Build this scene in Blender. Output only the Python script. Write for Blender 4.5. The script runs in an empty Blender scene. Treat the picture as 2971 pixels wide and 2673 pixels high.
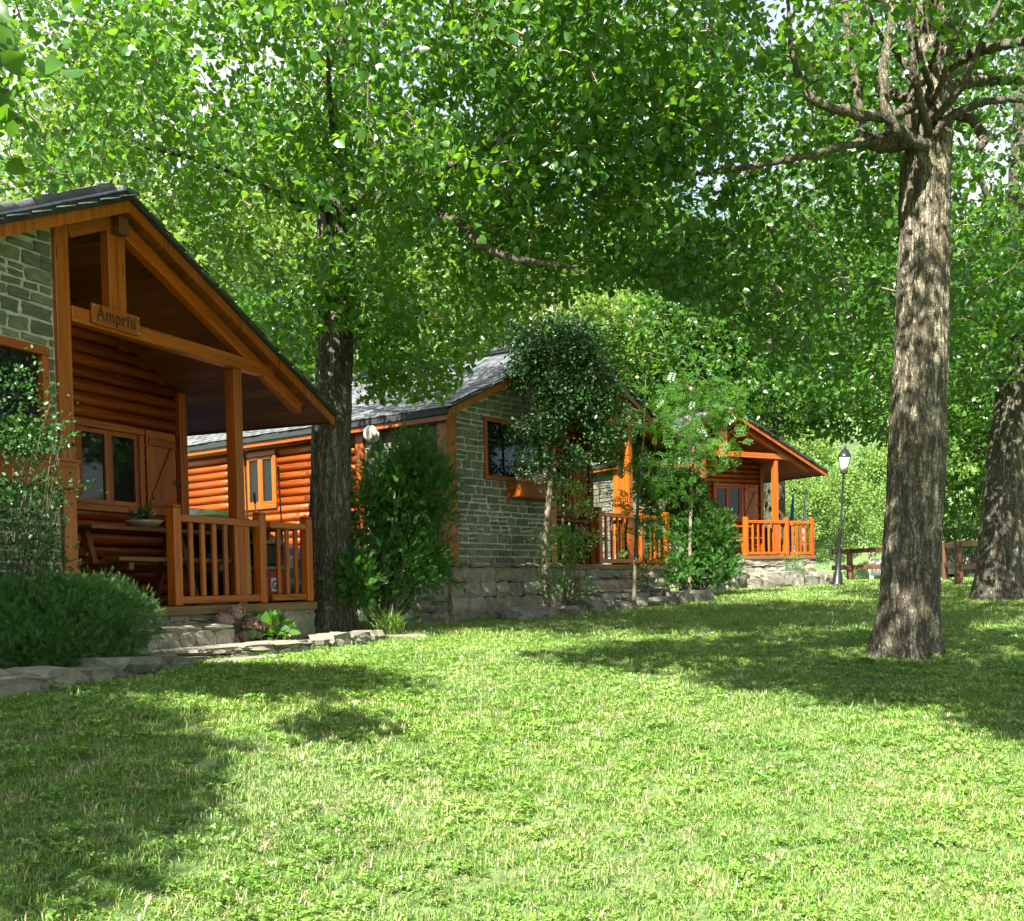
import bpy, bmesh, math, random
import numpy as np
from mathutils import Vector, Matrix, Quaternion, noise as mnoise

random.seed(7)
RNG = np.random.default_rng(11)
SC = bpy.context.scene
COL = SC.collection
Z0 = 1.4                      # eye height of the photographer above z=0

# ---------------------------------------------------------------- camera
F_PX, PITCH, ROLL, CY = 3231.6, -0.03129, -0.020835, 1804.94
W_PX, H_PX = 2971.0, 2673.0
cp, sp, cr, sr = math.cos(PITCH), math.sin(PITCH), math.cos(ROLL), math.sin(ROLL)
FWD = Vector((0, cp, sp)); UP0 = Vector((0, -sp, cp)); RT0 = Vector((1, 0, 0))
RT = cr * RT0 + sr * UP0
UP = -sr * RT0 + cr * UP0
cam_d = bpy.data.cameras.new('camera')
cam = bpy.data.objects.new('camera', cam_d)
COL.objects.link(cam)
cam.matrix_world = Matrix(((RT.x, UP.x, -FWD.x, 0), (RT.y, UP.y, -FWD.y, 0), (RT.z, UP.z, -FWD.z, Z0), (0, 0, 0, 1)))
cam_d.sensor_width = 36
cam_d.lens = 36 * F_PX / W_PX
cam_d.shift_y = (CY - H_PX / 2) / W_PX
cam_d.clip_start = 0.05
cam_d.clip_end = 1000
SC.camera = cam

# ---------------------------------------------------------------- light
SUN_EL = math.radians(48)
SUN_H = Vector((-0.43, -0.903, 0)).normalized()       # horizontal direction towards the sun
SUN_DIR = (SUN_H * math.cos(SUN_EL) + Vector((0, 0, math.sin(SUN_EL)))).normalized()
world = bpy.data.worlds.new('World')
SC.world = world
world.use_nodes = True
nt = world.node_tree
nt.nodes.clear()
wo = nt.nodes.new('ShaderNodeOutputWorld')
bg = nt.nodes.new('ShaderNodeBackground')
sky = nt.nodes.new('ShaderNodeTexSky')
sky.sky_type = 'NISHITA'
sky.sun_disc = False
sky.sun_elevation = SUN_EL
sky.sun_rotation = math.atan2(SUN_DIR.x, SUN_DIR.y)
sky.air_density = 1.0
sky.dust_density = 1.0
# broken white cloud over the Nishita sky
tc = nt.nodes.new('ShaderNodeTexCoord')
cn = nt.nodes.new('ShaderNodeTexNoise')
cn.inputs['Scale'].default_value = 2.3
cn.inputs['Detail'].default_value = 6
cramp = nt.nodes.new('ShaderNodeValToRGB')
cramp.color_ramp.elements[0].position = 0.40
cramp.color_ramp.elements[1].position = 0.56
mixc = nt.nodes.new('ShaderNodeMix')
mixc.data_type = 'RGBA'
mixc.inputs[7].default_value = (3.9, 4.0, 4.2, 1)
nt.links.new(tc.outputs['Generated'], cn.inputs['Vector'])
nt.links.new(cn.outputs['Fac'], cramp.inputs['Fac'])
nt.links.new(cramp.outputs['Color'], mixc.inputs[0])
nt.links.new(sky.outputs['Color'], mixc.inputs[6])
nt.links.new(mixc.outputs[2], bg.inputs['Color'])
bg.inputs['Strength'].default_value = 0.075
nt.links.new(bg.outputs['Background'], wo.inputs['Surface'])

sun_d = bpy.data.lights.new('sun', 'SUN')
sun_d.energy = 5.0
sun_d.angle = math.radians(0.53)
sun_d.color = (1.0, 0.95, 0.86)
sun = bpy.data.objects.new('sun', sun_d)
COL.objects.link(sun)
sun.rotation_mode = 'QUATERNION'
sun.rotation_quaternion = SUN_DIR.to_track_quat('Z', 'Y')

SC.view_settings.view_transform = 'Standard'
SC.view_settings.look = 'None'
SC.view_settings.gamma = 1
SC.view_settings.exposure = 2.1
SC.view_settings.use_curve_mapping = False
SC.render.engine = 'CYCLES'
cy = SC.cycles
cy.max_bounces = 8
cy.diffuse_bounces = 4
cy.glossy_bounces = 3
cy.transmission_bounces = 6
cy.transparent_max_bounces = 6
cy.caustics_reflective = False
cy.caustics_refractive = False
cy.sample_clamp_indirect = 6

# ---------------------------------------------------------------- small helpers
def at(px, py, d):
    """world point seen at photo pixel (px,py), at depth y = d"""
    v = RT * ((px - W_PX / 2) / F_PX) - UP * ((py - CY) / F_PX) + FWD
    v = v / v.y * d
    return Vector((v.x, v.y, v.z + Z0))

_R = np.array([RT[:], UP[:], FWD[:]])
def project(P):
    q = (np.asarray(P) - np.array([0, 0, Z0])) @ _R.T
    dd = np.maximum(q[:, 2], 1e-3)
    return W_PX / 2 + F_PX * q[:, 0] / dd, CY - F_PX * q[:, 1] / dd, q[:, 2]

GX = [-60, 3, 4.7, 7.8, 10.9, 13.4, 15.7, 18.8, 23, 27, 30, 36, 60, 200]
GZ = [-1.6, -1.55, -1.4, -.97, -.65, -.54, -.46, -.30, -.22, -.12, -.04, -.02, -.6, -.6]
def gz(x, y):
    """lawn height: rises away from the camera and lies level along the first cabin"""
    b = float(np.interp(y, GX, GZ))
    if -12 < y < 13:
        w = -(x + 2.7725) * .9244 + (y - 11.5) * .3814          # distance behind the first cabin's front
        t = min(1., max(0., 1 - (-1.0 - w) / 5.2))
        b += max(0., -.60 - b) * t * t * (3 - 2 * t)
    return b + Z0

def tag(o, label=None, cat=None, group=None, kind=None):
    if label: o['label'] = label
    if cat: o['category'] = cat
    if group: o['group'] = group
    if kind: o['kind'] = kind
    return o

def empty(name, loc, rz=0, label=None, cat=None, group=None, parent=None):
    o = bpy.data.objects.new(name, None)
    COL.objects.link(o)
    o.location = loc
    o.rotation_euler = (0, 0, rz)
    o.empty_display_size = 0.2
    if parent: o.parent = parent
    return tag(o, label, cat, group)

def link(name, me, mat=None, parent=None):
    if mat is not None and len(me.materials) == 0:
        me.materials.append(mat)
    o = bpy.data.objects.new(name, me)
    COL.objects.link(o)
    if parent is not None: o.parent = parent
    return o

def mesh_np(name, V, F, mats=None, midx=None, smooth=False):
    """V (n,3), F (m,k) all faces with k corners"""
    me = bpy.data.meshes.new(name)
    V = np.asarray(V, dtype=np.float32); F = np.asarray(F, dtype=np.int32)
    m, k = F.shape
    me.vertices.add(len(V)); me.vertices.foreach_set('co', V.ravel())
    me.loops.add(m * k); me.loops.foreach_set('vertex_index', F.ravel())
    me.polygons.add(m)
    me.polygons.foreach_set('loop_start', np.arange(0, m * k, k, dtype=np.int32))
    me.polygons.foreach_set('loop_total', np.full(m, k, dtype=np.int32))
    if mats:
        for x in mats: me.materials.append(x)
    if midx is not None: me.polygons.foreach_set('material_index', np.asarray(midx, dtype=np.int32))
    if smooth: me.polygons.foreach_set('use_smooth', np.ones(m, dtype=bool))
    me.update(calc_edges=True)
    return me

def mesh_bm(name, bm, mat=None, smooth=False):
    me = bpy.data.meshes.new(name)
    bm.normal_update()
    bm.to_mesh(me); bm.free()
    if mat: me.materials.append(mat)
    if smooth:
        for p in me.polygons: p.use_smooth = True
    return me

def unit(v):
    return v / np.maximum(np.linalg.norm(v, axis=-1, keepdims=True), 1e-9)

# ---------------------------------------------------------------- materials
def newmat(name):
    m = bpy.data.materials.new(name)
    m.use_nodes = True
    n = m.node_tree
    n.nodes.clear()
    out = n.nodes.new('ShaderNodeOutputMaterial')
    bs = n.nodes.new('ShaderNodeBsdfPrincipled')
    n.links.new(bs.outputs[0], out.inputs[0])
    return m, n, bs, out

def ramp(n, fac, cols, pos=None):
    r = n.nodes.new('ShaderNodeValToRGB')
    e = r.color_ramp.elements
    while len(e) < len(cols): e.new(0.5)
    for i, c in enumerate(cols):
        e[i].position = pos[i] if pos else i / (len(cols) - 1)
        e[i].color = (*c, 1) if len(c) == 3 else c
    n.links.new(fac, r.inputs['Fac'])
    return r.outputs['Color']

def noise_node(n, vec, scale, detail=4, rough=0.55, dist=0.0):
    t = n.nodes.new('ShaderNodeTexNoise')
    t.inputs['Scale'].default_value = scale
    t.inputs['Detail'].default_value = detail
    t.inputs['Roughness'].default_value = rough
    t.inputs['Distortion'].default_value = dist
    if vec is not None: n.links.new(vec, t.inputs['Vector'])
    return t.outputs['Fac']

def mapping(n, src, scale=(1, 1, 1), loc=None):
    mp = n.nodes.new('ShaderNodeMapping')
    mp.inputs['Scale'].default_value = scale
    n.links.new(src, mp.inputs['Vector'])
    if loc is not None: n.links.new(loc, mp.inputs['Location'])
    return mp.outputs[0]

def mixcol(n, fac, a, b, mode='MIX'):
    m = n.nodes.new('ShaderNodeMix')
    m.data_type = 'RGBA'; m.blend_type = mode
    for v, i in ((fac, 0), (a, 6), (b, 7)):
        if isinstance(v, (int, float)): m.inputs[i].default_value = v
        elif isinstance(v, tuple): m.inputs[i].default_value = (*v, 1) if len(v) == 3 else v
        else: n.links.new(v, m.inputs[i])
    return m.outputs[2]

def bump(n, bs, h, strength=0.3, dist=0.02):
    b = n.nodes.new('ShaderNodeBump')
    b.inputs['Strength'].default_value = strength
    b.inputs['Distance'].default_value = dist
    n.links.new(h, b.inputs['Height'])
    n.links.new(b.outputs[0], bs.inputs['Normal'])

def math_node(n, op, a, b=None):
    m = n.nodes.new('ShaderNodeMath'); m.operation = op
    for i, v in enumerate((a, b)):
        if v is None: continue
        if isinstance(v, (int, float)): m.inputs[i].default_value = v
        else: n.links.new(v, m.inputs[i])
    return m.outputs[0]

def wood_mat(name, dark, mid, light, rough=0.38, grain=26, knots=True):
    m, n, bs, out = newmat(name)
    uv = n.nodes.new('ShaderNodeTexCoord').outputs['UV']
    oi = n.nodes.new('ShaderNodeObjectInfo')
    off = n.nodes.new('ShaderNodeCombineXYZ')
    s = math_node(n, 'MULTIPLY', oi.outputs['Random'], 37.0)
    n.links.new(s, off.inputs[0]); n.links.new(s, off.inputs[1])
    v1 = mapping(n, uv, (1.3, grain, 1), off.outputs[0])
    g = noise_node(n, v1, 1.0, 5, 0.62, 0.6)
    c = ramp(n, g, [dark, mid, light], [0.28, 0.5, 0.74])
    v2 = mapping(n, uv, (0.9, 3.0, 1), off.outputs[0])
    broad = noise_node(n, v2, 1.2, 3)
    c = mixcol(n, math_node(n, 'MULTIPLY', broad, 0.7), c, mixcol(n, 1.0, c, (0.62, 0.42, 0.3), 'MULTIPLY'))
    if knots:
        vo = n.nodes.new('ShaderNodeTexVoronoi')
        vo.inputs['Scale'].default_value = 1.0
        n.links.new(mapping(n, uv, (1.8, 7.0, 1), off.outputs[0]), vo.inputs['Vector'])
        k = ramp(n, vo.outputs['Distance'], [(1, 1, 1), (0, 0, 0)], [0.05, 0.13])
        sel = ramp(n, vo.outputs['Color'], [(0, 0, 0), (1, 1, 1)], [0.52, 0.56])
        c = mixcol(n, math_node(n, 'MULTIPLY', k, math_node(n, 'MULTIPLY', sel, 0.85)), c, (dark[0] * .25, dark[1] * .22, dark[2] * .3))
    tone = ramp(n, oi.outputs['Random'], [(0.68, 0.62, 0.6), (1.12, 1.1, 1.05)])
    c = mixcol(n, 1.0, c, tone, 'MULTIPLY')
    n.links.new(c, bs.inputs['Base Color'])
    n.links.new(ramp(n, broad, [(rough - .1,) * 3, (rough + .15,) * 3]), bs.inputs['Roughness'])
    bs.inputs['Specular IOR Level'].default_value = 0.45
    bump(n, bs, g, 0.25, 0.004)
    return m

M = {}
M['post'] = wood_mat('varnished_post_wood', (.18, .040, .003), (.42, .105, .005), (.54, .155, .009))
M['log'] = wood_mat('varnished_log_wood', (.14, .024, .003), (.37, .074, .005), (.49, .112, .008), 0.30)
M['soffit'] = wood_mat('soffit_board_wood', (.17, .055, .010), (.26, .088, .015), (.31, .11, .02), 0.5)
M['deck'] = wood_mat('deck_wood', (.12, .075, .035), (.18, .11, .05), (.24, .15, .07), 0.6)
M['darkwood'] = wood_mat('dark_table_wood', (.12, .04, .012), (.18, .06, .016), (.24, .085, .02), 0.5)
M['fence'] = wood_mat('weathered_fence_wood', (.075, .040, .022), (.12, .062, .032), (.16, .085, .045), 0.6)

def plain(name, col, rough=0.5, metal=0.0, var=0.15, scale=12, bmp=0.0):
    m, n, bs, out = newmat(name)
    oc = n.nodes.new('ShaderNodeTexCoord').outputs['Object']
    f = noise_node(n, oc, scale, 4)
    lo = tuple(c * (1 - var) for c in col); hi = tuple(min(1, c * (1 + var)) for c in col)
    n.links.new(ramp(n, f, [lo, hi], [.3, .7]), bs.inputs['Base Color'])
    bs.inputs['Roughness'].default_value = rough
    bs.inputs['Metallic'].default_value = metal
    if bmp: bump(n, bs, f, bmp, 0.01)
    return m

def stone_mat(name, cols, bmp=0.5, layered=True, moss=0.0):
    m, n, bs, out = newmat(name)
    oi = n.nodes.new('ShaderNodeObjectInfo')
    ge = n.nodes.new('ShaderNodeNewGeometry')
    pos = ge.outputs['Position']
    rnd = math_node(n, 'FRACT', math_node(n, 'ADD', oi.outputs['Random'], ge.outputs['Random Per Island']))
    base = ramp(n, rnd, cols)
    n1 = noise_node(n, mapping(n, pos, (1, 1, 3.5 if layered else 1)), 9, 6, 0.65)
    n2 = noise_node(n, pos, 38, 4, 0.7)
    c = mixcol(n, 1.0, base, ramp(n, n1, [(.55, .55, .55), (1.25, 1.22, 1.15)], [.3, .7]), 'MULTIPLY')
    c = mixcol(n, 0.6, c, ramp(n, n2, [(.7, .7, .7), (1.15, 1.15, 1.15)], [.3, .7]), 'MULTIPLY')
    if moss:
        n3 = noise_node(n, pos, 3.0, 5, 0.6)
        c = mixcol(n, math_node(n, 'MULTIPLY', ramp(n, n3, [(0, 0, 0), (1, 1, 1)], [.45, .65]), moss), c, (.10, .12, .05))
    n.links.new(c, bs.inputs['Base Color'])
    bs.inputs['Roughness'].default_value = 0.85
    h = math_node(n, 'ADD', n1, math_node(n, 'MULTIPLY', n2, 0.5))
    bump(n, bs, h, bmp, 0.02)
    return m

M['slatestone'] = stone_mat('grey_green_wall_stone', [(.095, .105, .085), (.13, .14, .11), (.19, .19, .14), (.105, .11, .10), (.16, .155, .11), (.22, .21, .16)])
M['mortar'] = plain('pale_mortar', (.44, .45, .35), 0.95, 0, .2, 30, 0.4)
M['rubble'] = stone_mat('rubble_base_stone', [(.30, .28, .22), (.24, .24, .20), (.36, .33, .26), (.20, .20, .18), (.33, .27, .20), (.28, .28, .22)], 0.6, False, 0.35)
M['rubble_mortar'] = plain('earthy_mortar', (.22, .20, .15), 0.95, 0, .3, 20, 0.5)
M['kerb'] = stone_mat('flat_kerb_stone', [(.22, .21, .17), (.17, .165, .14), (.26, .24, .19), (.20, .18, .15)], 0.6, False, 0.3)
M['slate'] = stone_mat('roof_slate', [(.075, .085, .095), (.12, .13, .145), (.17, .18, .20), (.095, .105, .115)], 0.4)
bsl = [x for x in M['slate'].node_tree.nodes if x.type == 'BSDF_PRINCIPLED'][0]
bsl.inputs['Roughness'].default_value = 0.5
M['roofedge'] = plain('black_roofing_felt', (.018, .022, .020), 0.7)
M['iron'] = plain('black_iron', (.015, .017, .018), 0.4, 0.3)
M['ridge'] = plain('ridge_flashing', (.20, .24, .30), 0.3, 0.7)
M['white'] = plain('white_plastic', (.62, .62, .60), 0.4)
M['frostglass'] = plain('frosted_lamp_glass', (.62, .58, .48), 0.3)

def glass_mat(name, tint=(.02, .03, .025)):
    m, n, bs, out = newmat(name)
    bs.inputs['Base Color'].default_value = (*tint, 1)
    bs.inputs['Roughness'].default_value = 0.03
    bs.inputs['Specular IOR Level'].default_value = 0.8
    tr = n.nodes.new('ShaderNodeBsdfTransparent')
    tr.inputs[0].default_value = (.55, .62, .58, 1)
    mx = n.nodes.new('ShaderNodeMixShader')
    mx.inputs[0].default_value = 0.42
    n.links.new(tr.outputs[0], mx.inputs[1]); n.links.new(bs.outputs[0], mx.inputs[2])
    n.links.new(mx.outputs[0], out.inputs[0])
    return m
M['glass'] = glass_mat('window_glass')
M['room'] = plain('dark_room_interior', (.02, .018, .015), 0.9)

def leaf_mat(name, cols, trans_col, tf=0.38, rough=0.42, spec=0.5, dry=None):
    m, n, bs, out = newmat(name)
    ge = n.nodes.new('ShaderNodeNewGeometry')
    oi = n.nodes.new('ShaderNodeObjectInfo')
    r = math_node(n, 'FRACT', math_node(n, 'ADD', ge.outputs['Random Per Island'], oi.outputs['Random']))
    c = ramp(n, r, cols)
    big = noise_node(n, ge.outputs['Position'], 0.9, 2)
    c = mixcol(n, 1.0, c, ramp(n, big, [(.82, .86, .9), (1.15, 1.1, 1.0)], [.35, .65]), 'MULTIPLY')
    if dry:
        p1 = ramp(n, noise_node(n, ge.outputs['Position'], 1.15, 5, .62, .4), [(0, 0, 0), (1, 1, 1)], [.50, .66])
        p2 = ramp(n, noise_node(n, ge.outputs['Position'], 9, 3, .6), [(.25, .25, .25), (1, 1, 1)], [.4, .6])
        c = mixcol(n, math_node(n, 'MULTIPLY', math_node(n, 'MULTIPLY', p1, p2), dry[1]), c, dry[0])
    n.links.new(c, bs.inputs['Base Color'])
    bs.inputs['Roughness'].default_value = rough
    bs.inputs['Specular IOR Level'].default_value = spec
    t = n.nodes.new('ShaderNodeBsdfTranslucent')
    tcx = mixcol(n, 1.0, ramp(n, r, [tuple(x * .75 for x in trans_col), trans_col]), (1, 1, 1), 'MULTIPLY')
    n.links.new(tcx, t.inputs['Color'])
    mx = n.nodes.new('ShaderNodeMixShader')
    mx.inputs[0].default_value = tf
    n.links.new(bs.outputs[0], mx.inputs[1]); n.links.new(t.outputs[0], mx.inputs[2])
    n.links.new(mx.outputs[0], out.inputs[0])
    return m

M['poplar'] = leaf_mat('poplar_leaf', [(.026, .090, .016), (.055, .155, .020), (.10, .23, .030), (.034, .105, .040), (.075, .20, .022)], (.26, .52, .02), .42, .30, .65)
M['poplar2'] = leaf_mat('poplar_leaf_dark', [(.022, .078, .014), (.042, .125, .018), (.070, .175, .022)], (.20, .44, .018), .38, .34, .5)
M['rowan'] = leaf_mat('ash_leaflet', [(.035, .12, .02), (.055, .16, .025), (.08, .20, .03)], (.18, .42, .03), .38, .45, .45)
M['far'] = leaf_mat('far_tree_leaf', [(.07, .15, .03), (.12, .22, .04), (.18, .28, .055), (.24, .30, .08)], (.32, .50, .06), .40, .5, .4)
M['farpale'] = leaf_mat('pale_far_leaf', [(.085, .19, .045), (.13, .26, .055), (.18, .30, .065), (.24, .27, .08)], (.26, .48, .06), .35, .6, .3)
M['holly'] = leaf_mat('holly_leaf', [(.018, .06, .015), (.03, .09, .02), (.045, .12, .025)], (.08, .24, .02), .22, .42, .45)
M['thuja'] = leaf_mat('thuja_spray', [(.022, .08, .014), (.038, .12, .018), (.07, .18, .024)], (.12, .32, .02), .25, .55, .35)
M['juniper'] = leaf_mat('juniper_spray', [(.025, .10, .024), (.04, .145, .03), (.06, .19, .035), (.10, .11, .035)], (.12, .34, .04), .25, .5, .4)
M['rose'] = leaf_mat('rose_leaf', [(.05, .15, .03), (.075, .20, .035), (.10, .25, .04)], (.22, .5, .04), .4, .4, .5)
M['grass'] = leaf_mat('grass_blade', [(.055, .15, .018), (.085, .21, .024), (.14, .28, .034), (.22, .33, .06), (.40, .40, .18)], (.24, .42, .03), .30, .42, .5, ((.48, .52, .24), .4))
M['drygrass'] = leaf_mat('dry_grass_blade', [(.28, .25, .12), (.40, .36, .18), (.50, .46, .26)], (.3, .28, .1), .3, .6, .3)
M['clover'] = leaf_mat('clover_leaf', [(.065, .17, .02), (.105, .25, .03), (.18, .34, .05), (.34, .44, .13)], (.26, .46, .04), .30, .38, .6, ((.46, .54, .22), .3))
M['whitefl'] = leaf_mat('white_petal', [(.55, .58, .42), (.68, .68, .55)], (.5, .5, .3), .3, .6, .3)
M['pinkfl'] = leaf_mat('dusty_pink_petal', [(.42, .20, .19), (.55, .32, .26), (.65, .46, .36), (.46, .22, .25)], (.4, .2, .15), .3, .6, .3)
M['redfl'] = leaf_mat('red_petal', [(.35, .01, .02), (.5, .02, .03)], (.4, .02, .02), .3, .5, .3)

def bark_mat(name, dark, mid, pale, k=1.0, bmp=1.0):
    m, n, bs, out = newmat(name)
    ge = n.nodes.new('ShaderNodeTexCoord').outputs['Object']
    wob = n.nodes.new('ShaderNodeTexNoise'); wob.inputs['Scale'].default_value = 5.0; wob.inputs['Detail'].default_value = 4
    n.links.new(ge, wob.inputs['Vector'])
    wv = mixcol(n, .06, ge, wob.outputs['Color'])
    def fissure(sx, sz, w):
        a = noise_node(n, mapping(n, wv, (sx * k, sx * k, sz * k)), 1, 3, .6)
        d = math_node(n, 'ABSOLUTE', math_node(n, 'SUBTRACT', a, .5))
        return ramp(n, d, [(0, 0, 0), (1, 1, 1)], [w * .2, w])
    f1 = fissure(15, 2.2, .055)
    f2 = fissure(30, 7.0, .045)
    f3 = fissure(11, 24.0, .028)          # short cross cracks
    ridge = math_node(n, 'MULTIPLY', math_node(n, 'MULTIPLY', f1, math_node(n, 'ADD', math_node(n, 'MULTIPLY', f2, .55), .45)), math_node(n, 'ADD', math_node(n, 'MULTIPLY', f3, .5), .5))
    n1 = noise_node(n, mapping(n, wv, (14 * k, 14 * k, 2.0 * k)), 1, 6, .66)
    n4 = noise_node(n, mapping(n, ge, (75, 75, 30)), 1, 4, .75)
    n2 = noise_node(n, mapping(n, ge, (2, 2, 1.2)), 2.2, 4, .6)
    pl = noise_node(n, mapping(n, wv, (30 * k, 30 * k, 2.2 * k)), 1, 3, .5)
    c = ramp(n, n1, [dark, mid, pale], [.36, .5, .66])
    c = mixcol(n, .6, c, ramp(n, n4, [(.45, .45, .45), (1.4, 1.38, 1.32)], [.3, .7]), 'MULTIPLY')
    c = mixcol(n, math_node(n, 'MULTIPLY', ramp(n, pl, [(0, 0, 0), (1, 1, 1)], [.62, .68]), .6), c, tuple(x * 1.25 for x in pale))
    c = mixcol(n, math_node(n, 'MULTIPLY', ramp(n, n2, [(0, 0, 0), (1, 1, 1)], [.45, .66]), .5), c, mixcol(n, 1.0, c, (.66, .78, .40), 'MULTIPLY'))
    c = mixcol(n, ridge, tuple(x * .5 for x in dark), c)
    n.links.new(c, bs.inputs['Base Color'])
    bs.inputs['Roughness'].default_value = .92
    h = math_node(n, 'ADD', math_node(n, 'MULTIPLY', ridge, .8), math_node(n, 'MULTIPLY', n4, .35))
    bump(n, bs, h, bmp, .03)
    return m
M['bark'] = bark_mat('poplar_bark', (.13, .108, .072), (.28, .24, .17), (.47, .42, .31))
M['barkdark'] = bark_mat('dark_bark', (.10, .085, .06), (.19, .17, .125), (.33, .30, .22))
M['twig'] = plain('pale_branch_bark', (.19, .155, .105), .85, 0, .5, 14, .5)
M['limb'] = bark_mat('limb_bark', (.11, .09, .06), (.20, .17, .12), (.30, .27, .20), 1.8, .8)
M['palebark'] = plain('pale_far_bark', (.40, .34, .26), .8, 0, .3, 6)
M['stem'] = plain('green_brown_stem', (.10, .09, .05), .8, 0, .3, 20)

# ---------------------------------------------------------------- wooden members
_boxes = {}
def box_mesh(L, W, H, mat, bev=0.006):
    """box along +X from 0..L, centred in Y and Z, grain UVs along X"""
    key = (round(L, 3), round(W, 3), round(H, 3), mat.name, bev)
    if key in _boxes: return _boxes[key]
    bm = bmesh.new()
    bmesh.ops.create_cube(bm, size=1)
    for v in bm.verts:
        v.co = Vector(((v.co.x + .5) * L, v.co.y * W, v.co.z * H))
    b = min(bev, .2 * min(L, W, H))
    if b > 0:
        bmesh.ops.bevel(bm, geom=bm.edges[:], offset=b, segments=1, affect='EDGES')
    uvl = bm.loops.layers.uv.new('UVMap')
    for f in bm.faces:
        nrm = f.normal
        ax = max(range(3), key=lambda i: abs(nrm[i]))
        for l in f.loops:
            c = l.vert.co
            if ax == 0: l[uvl].uv = (c.y * .3, c.z)
            elif ax == 1: l[uvl].uv = (c.x, c.z + .31)
            else: l[uvl].uv = (c.x, c.y + .87)
    me = mesh_bm('member', bm, mat)
    _boxes[key] = me
    return me

def beam(name, p0, p1, W, H, mat, parent, up=(0, 0, 1), bev=0.006):
    """W across, H along `up`; runs p0 -> p1 (centre line)"""
    p0 = Vector(p0); p1 = Vector(p1)
    d = p1 - p0; L = d.length; x = d.normalized()
    u = Vector(up)
    y = u.cross(x)
    if y.length < 1e-4: y = Vector((0, 1, 0)).cross(x)
    y.normalize(); z = x.cross(y)
    o = link(name, box_mesh(L, W, H, mat, bev), None, parent)
    o.matrix_local = Matrix(((x.x, y.x, z.x, p0.x), (x.y, y.y, z.y, p0.y), (x.z, y.z, z.z, p0.z), (0, 0, 0, 1)))
    return o

def bx(name, x0, x1, y0, y1, z0, z1, mat, parent, bev=0.006):
    """axis-aligned box whose grain follows its longest side"""
    dx, dy, dz = x1 - x0, y1 - y0, z1 - z0
    cx, cyy, cz = (x0 + x1) / 2, (y0 + y1) / 2, (z0 + z1) / 2
    if dx >= dy and dx >= dz: return beam(name, (x0, cyy, cz), (x1, cyy, cz), dy, dz, mat, parent, (0, 0, 1), bev)
    if dy >= dz: return beam(name, (cx, y0, cz), (cx, y1, cz), dx, dz, mat, parent, (0, 0, 1), bev)
    return beam(name, (cx, cyy, z0), (cx, cyy, z1), dx, dy, mat, parent, (0, 1, 0), bev)

# ---------------------------------------------------------------- stones
def rock_mesh(name, mat, seed, sub=2, rough=.16, boxy=.6):
    """unit stone (-.5...5 each axis); flat-ish back is -> +Y, face -> -Y"""
    rnd = random.Random(seed)
    bm = bmesh.new()
    bmesh.ops.create_cube(bm, size=1)
    bmesh.ops.subdivide_edges(bm, edges=bm.edges[:], cuts=sub, use_grid_fill=True)
    off = Vector((seed * 3.1, seed * 1.7, seed * .9))
    for v in bm.verts:
        c = v.co.copy()
        s = c.normalized() * .5
        k = c * boxy + s * (1 - boxy) * 1.25
        nv = mnoise.noise_vector(c * 2.2 + off)
        k += nv * rough
        v.co = Vector((max(-.5, min(.5, k.x)), max(-.62, min(.5, k.y)), max(-.5, min(.5, k.z))))
    return mesh_bm(name, bm, mat)

CLAD = [rock_mesh('wall_stone_mesh', M['slatestone'], i, 2, .20, .86) for i in range(12)]
RUB = [rock_mesh('rubble_stone_mesh', M['rubble'], 20 + i, 2, .17, .58) for i in range(12)]
KERB = [rock_mesh('kerb_stone_mesh', M['kerb'], 50 + i, 3, .20, .66) for i in range(8)]
_rr = random.Random(5)

def stone(name, me, c, size, parent, rz=0, tilt=0):
    o = link(name, me, None, parent)
    o.location = c; o.scale = size
    o.rotation_euler = (0, tilt, rz)
    return o

def clad_wall(parent, a0, a1, z0, zt, plane, axis, holes=(), thick=.05):
    """ledger stones over plane; axis 'x': runs along x on y=plane facing -y; axis 'y': along y on x=plane facing -x.
    zt(a) gives the top height."""
    z = z0
    n = 0
    while z < 4:
        h = _rr.uniform(.07, .145)
        a = a0 - _rr.uniform(0, .15)
        alive = False
        while a < a1:
            w = _rr.uniform(.13, .36)
            lo, hi = max(a, a0), min(a + w, a1)
            a += w
            if hi - lo < .05: continue
            pieces = [(z, h)]
            if h > .12 and _rr.random() < .3: pieces = [(z, h * .5), (z + h * .5, h * .5)]
            for zz, hh in pieces:
                top = min(zt(lo), zt(hi))
                if zz >= top - .02: continue
                hh2 = min(hh, top - zz)
                alive = True
                segs = [(lo, hi)]
                for (h0, h1, hz0, hz1) in holes:
                    ns = []
                    for s0, s1 in segs:
                        if zz + hh2 > hz0 + .02 and zz < hz1 - .02 and s1 > h0 and s0 < h1:
                            if s0 < h0 - .04: ns.append((s0, h0))
                            if s1 > h1 + .04: ns.append((h1, s1))
                        else: ns.append((s0, s1))
                    segs = ns
                for s0, s1 in segs:
                    g = _rr.uniform(.014, .028)
                    c = ((s0 + s1) / 2); zc = zz + hh2 / 2
                    th = thick * _rr.uniform(.85, 1.5)
                    me = CLAD[_rr.randrange(len(CLAD))]
                    t = _rr.uniform(-.055, .055)
                    sx, sz = (s1 - s0 - g) * 1.02, max(.02, hh2 - g) * 1.04
                    if axis == 'x':
                        stone('stone', me, (c, plane + .008, zc), (sx, th, sz), parent, 0, t)
                    else:
                        o = stone('stone', me, (plane + .008, c, zc), (sx, th, sz), parent, -math.pi / 2, 0)
                    n += 1
        z += h
        if not alive: break
    return n

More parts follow.
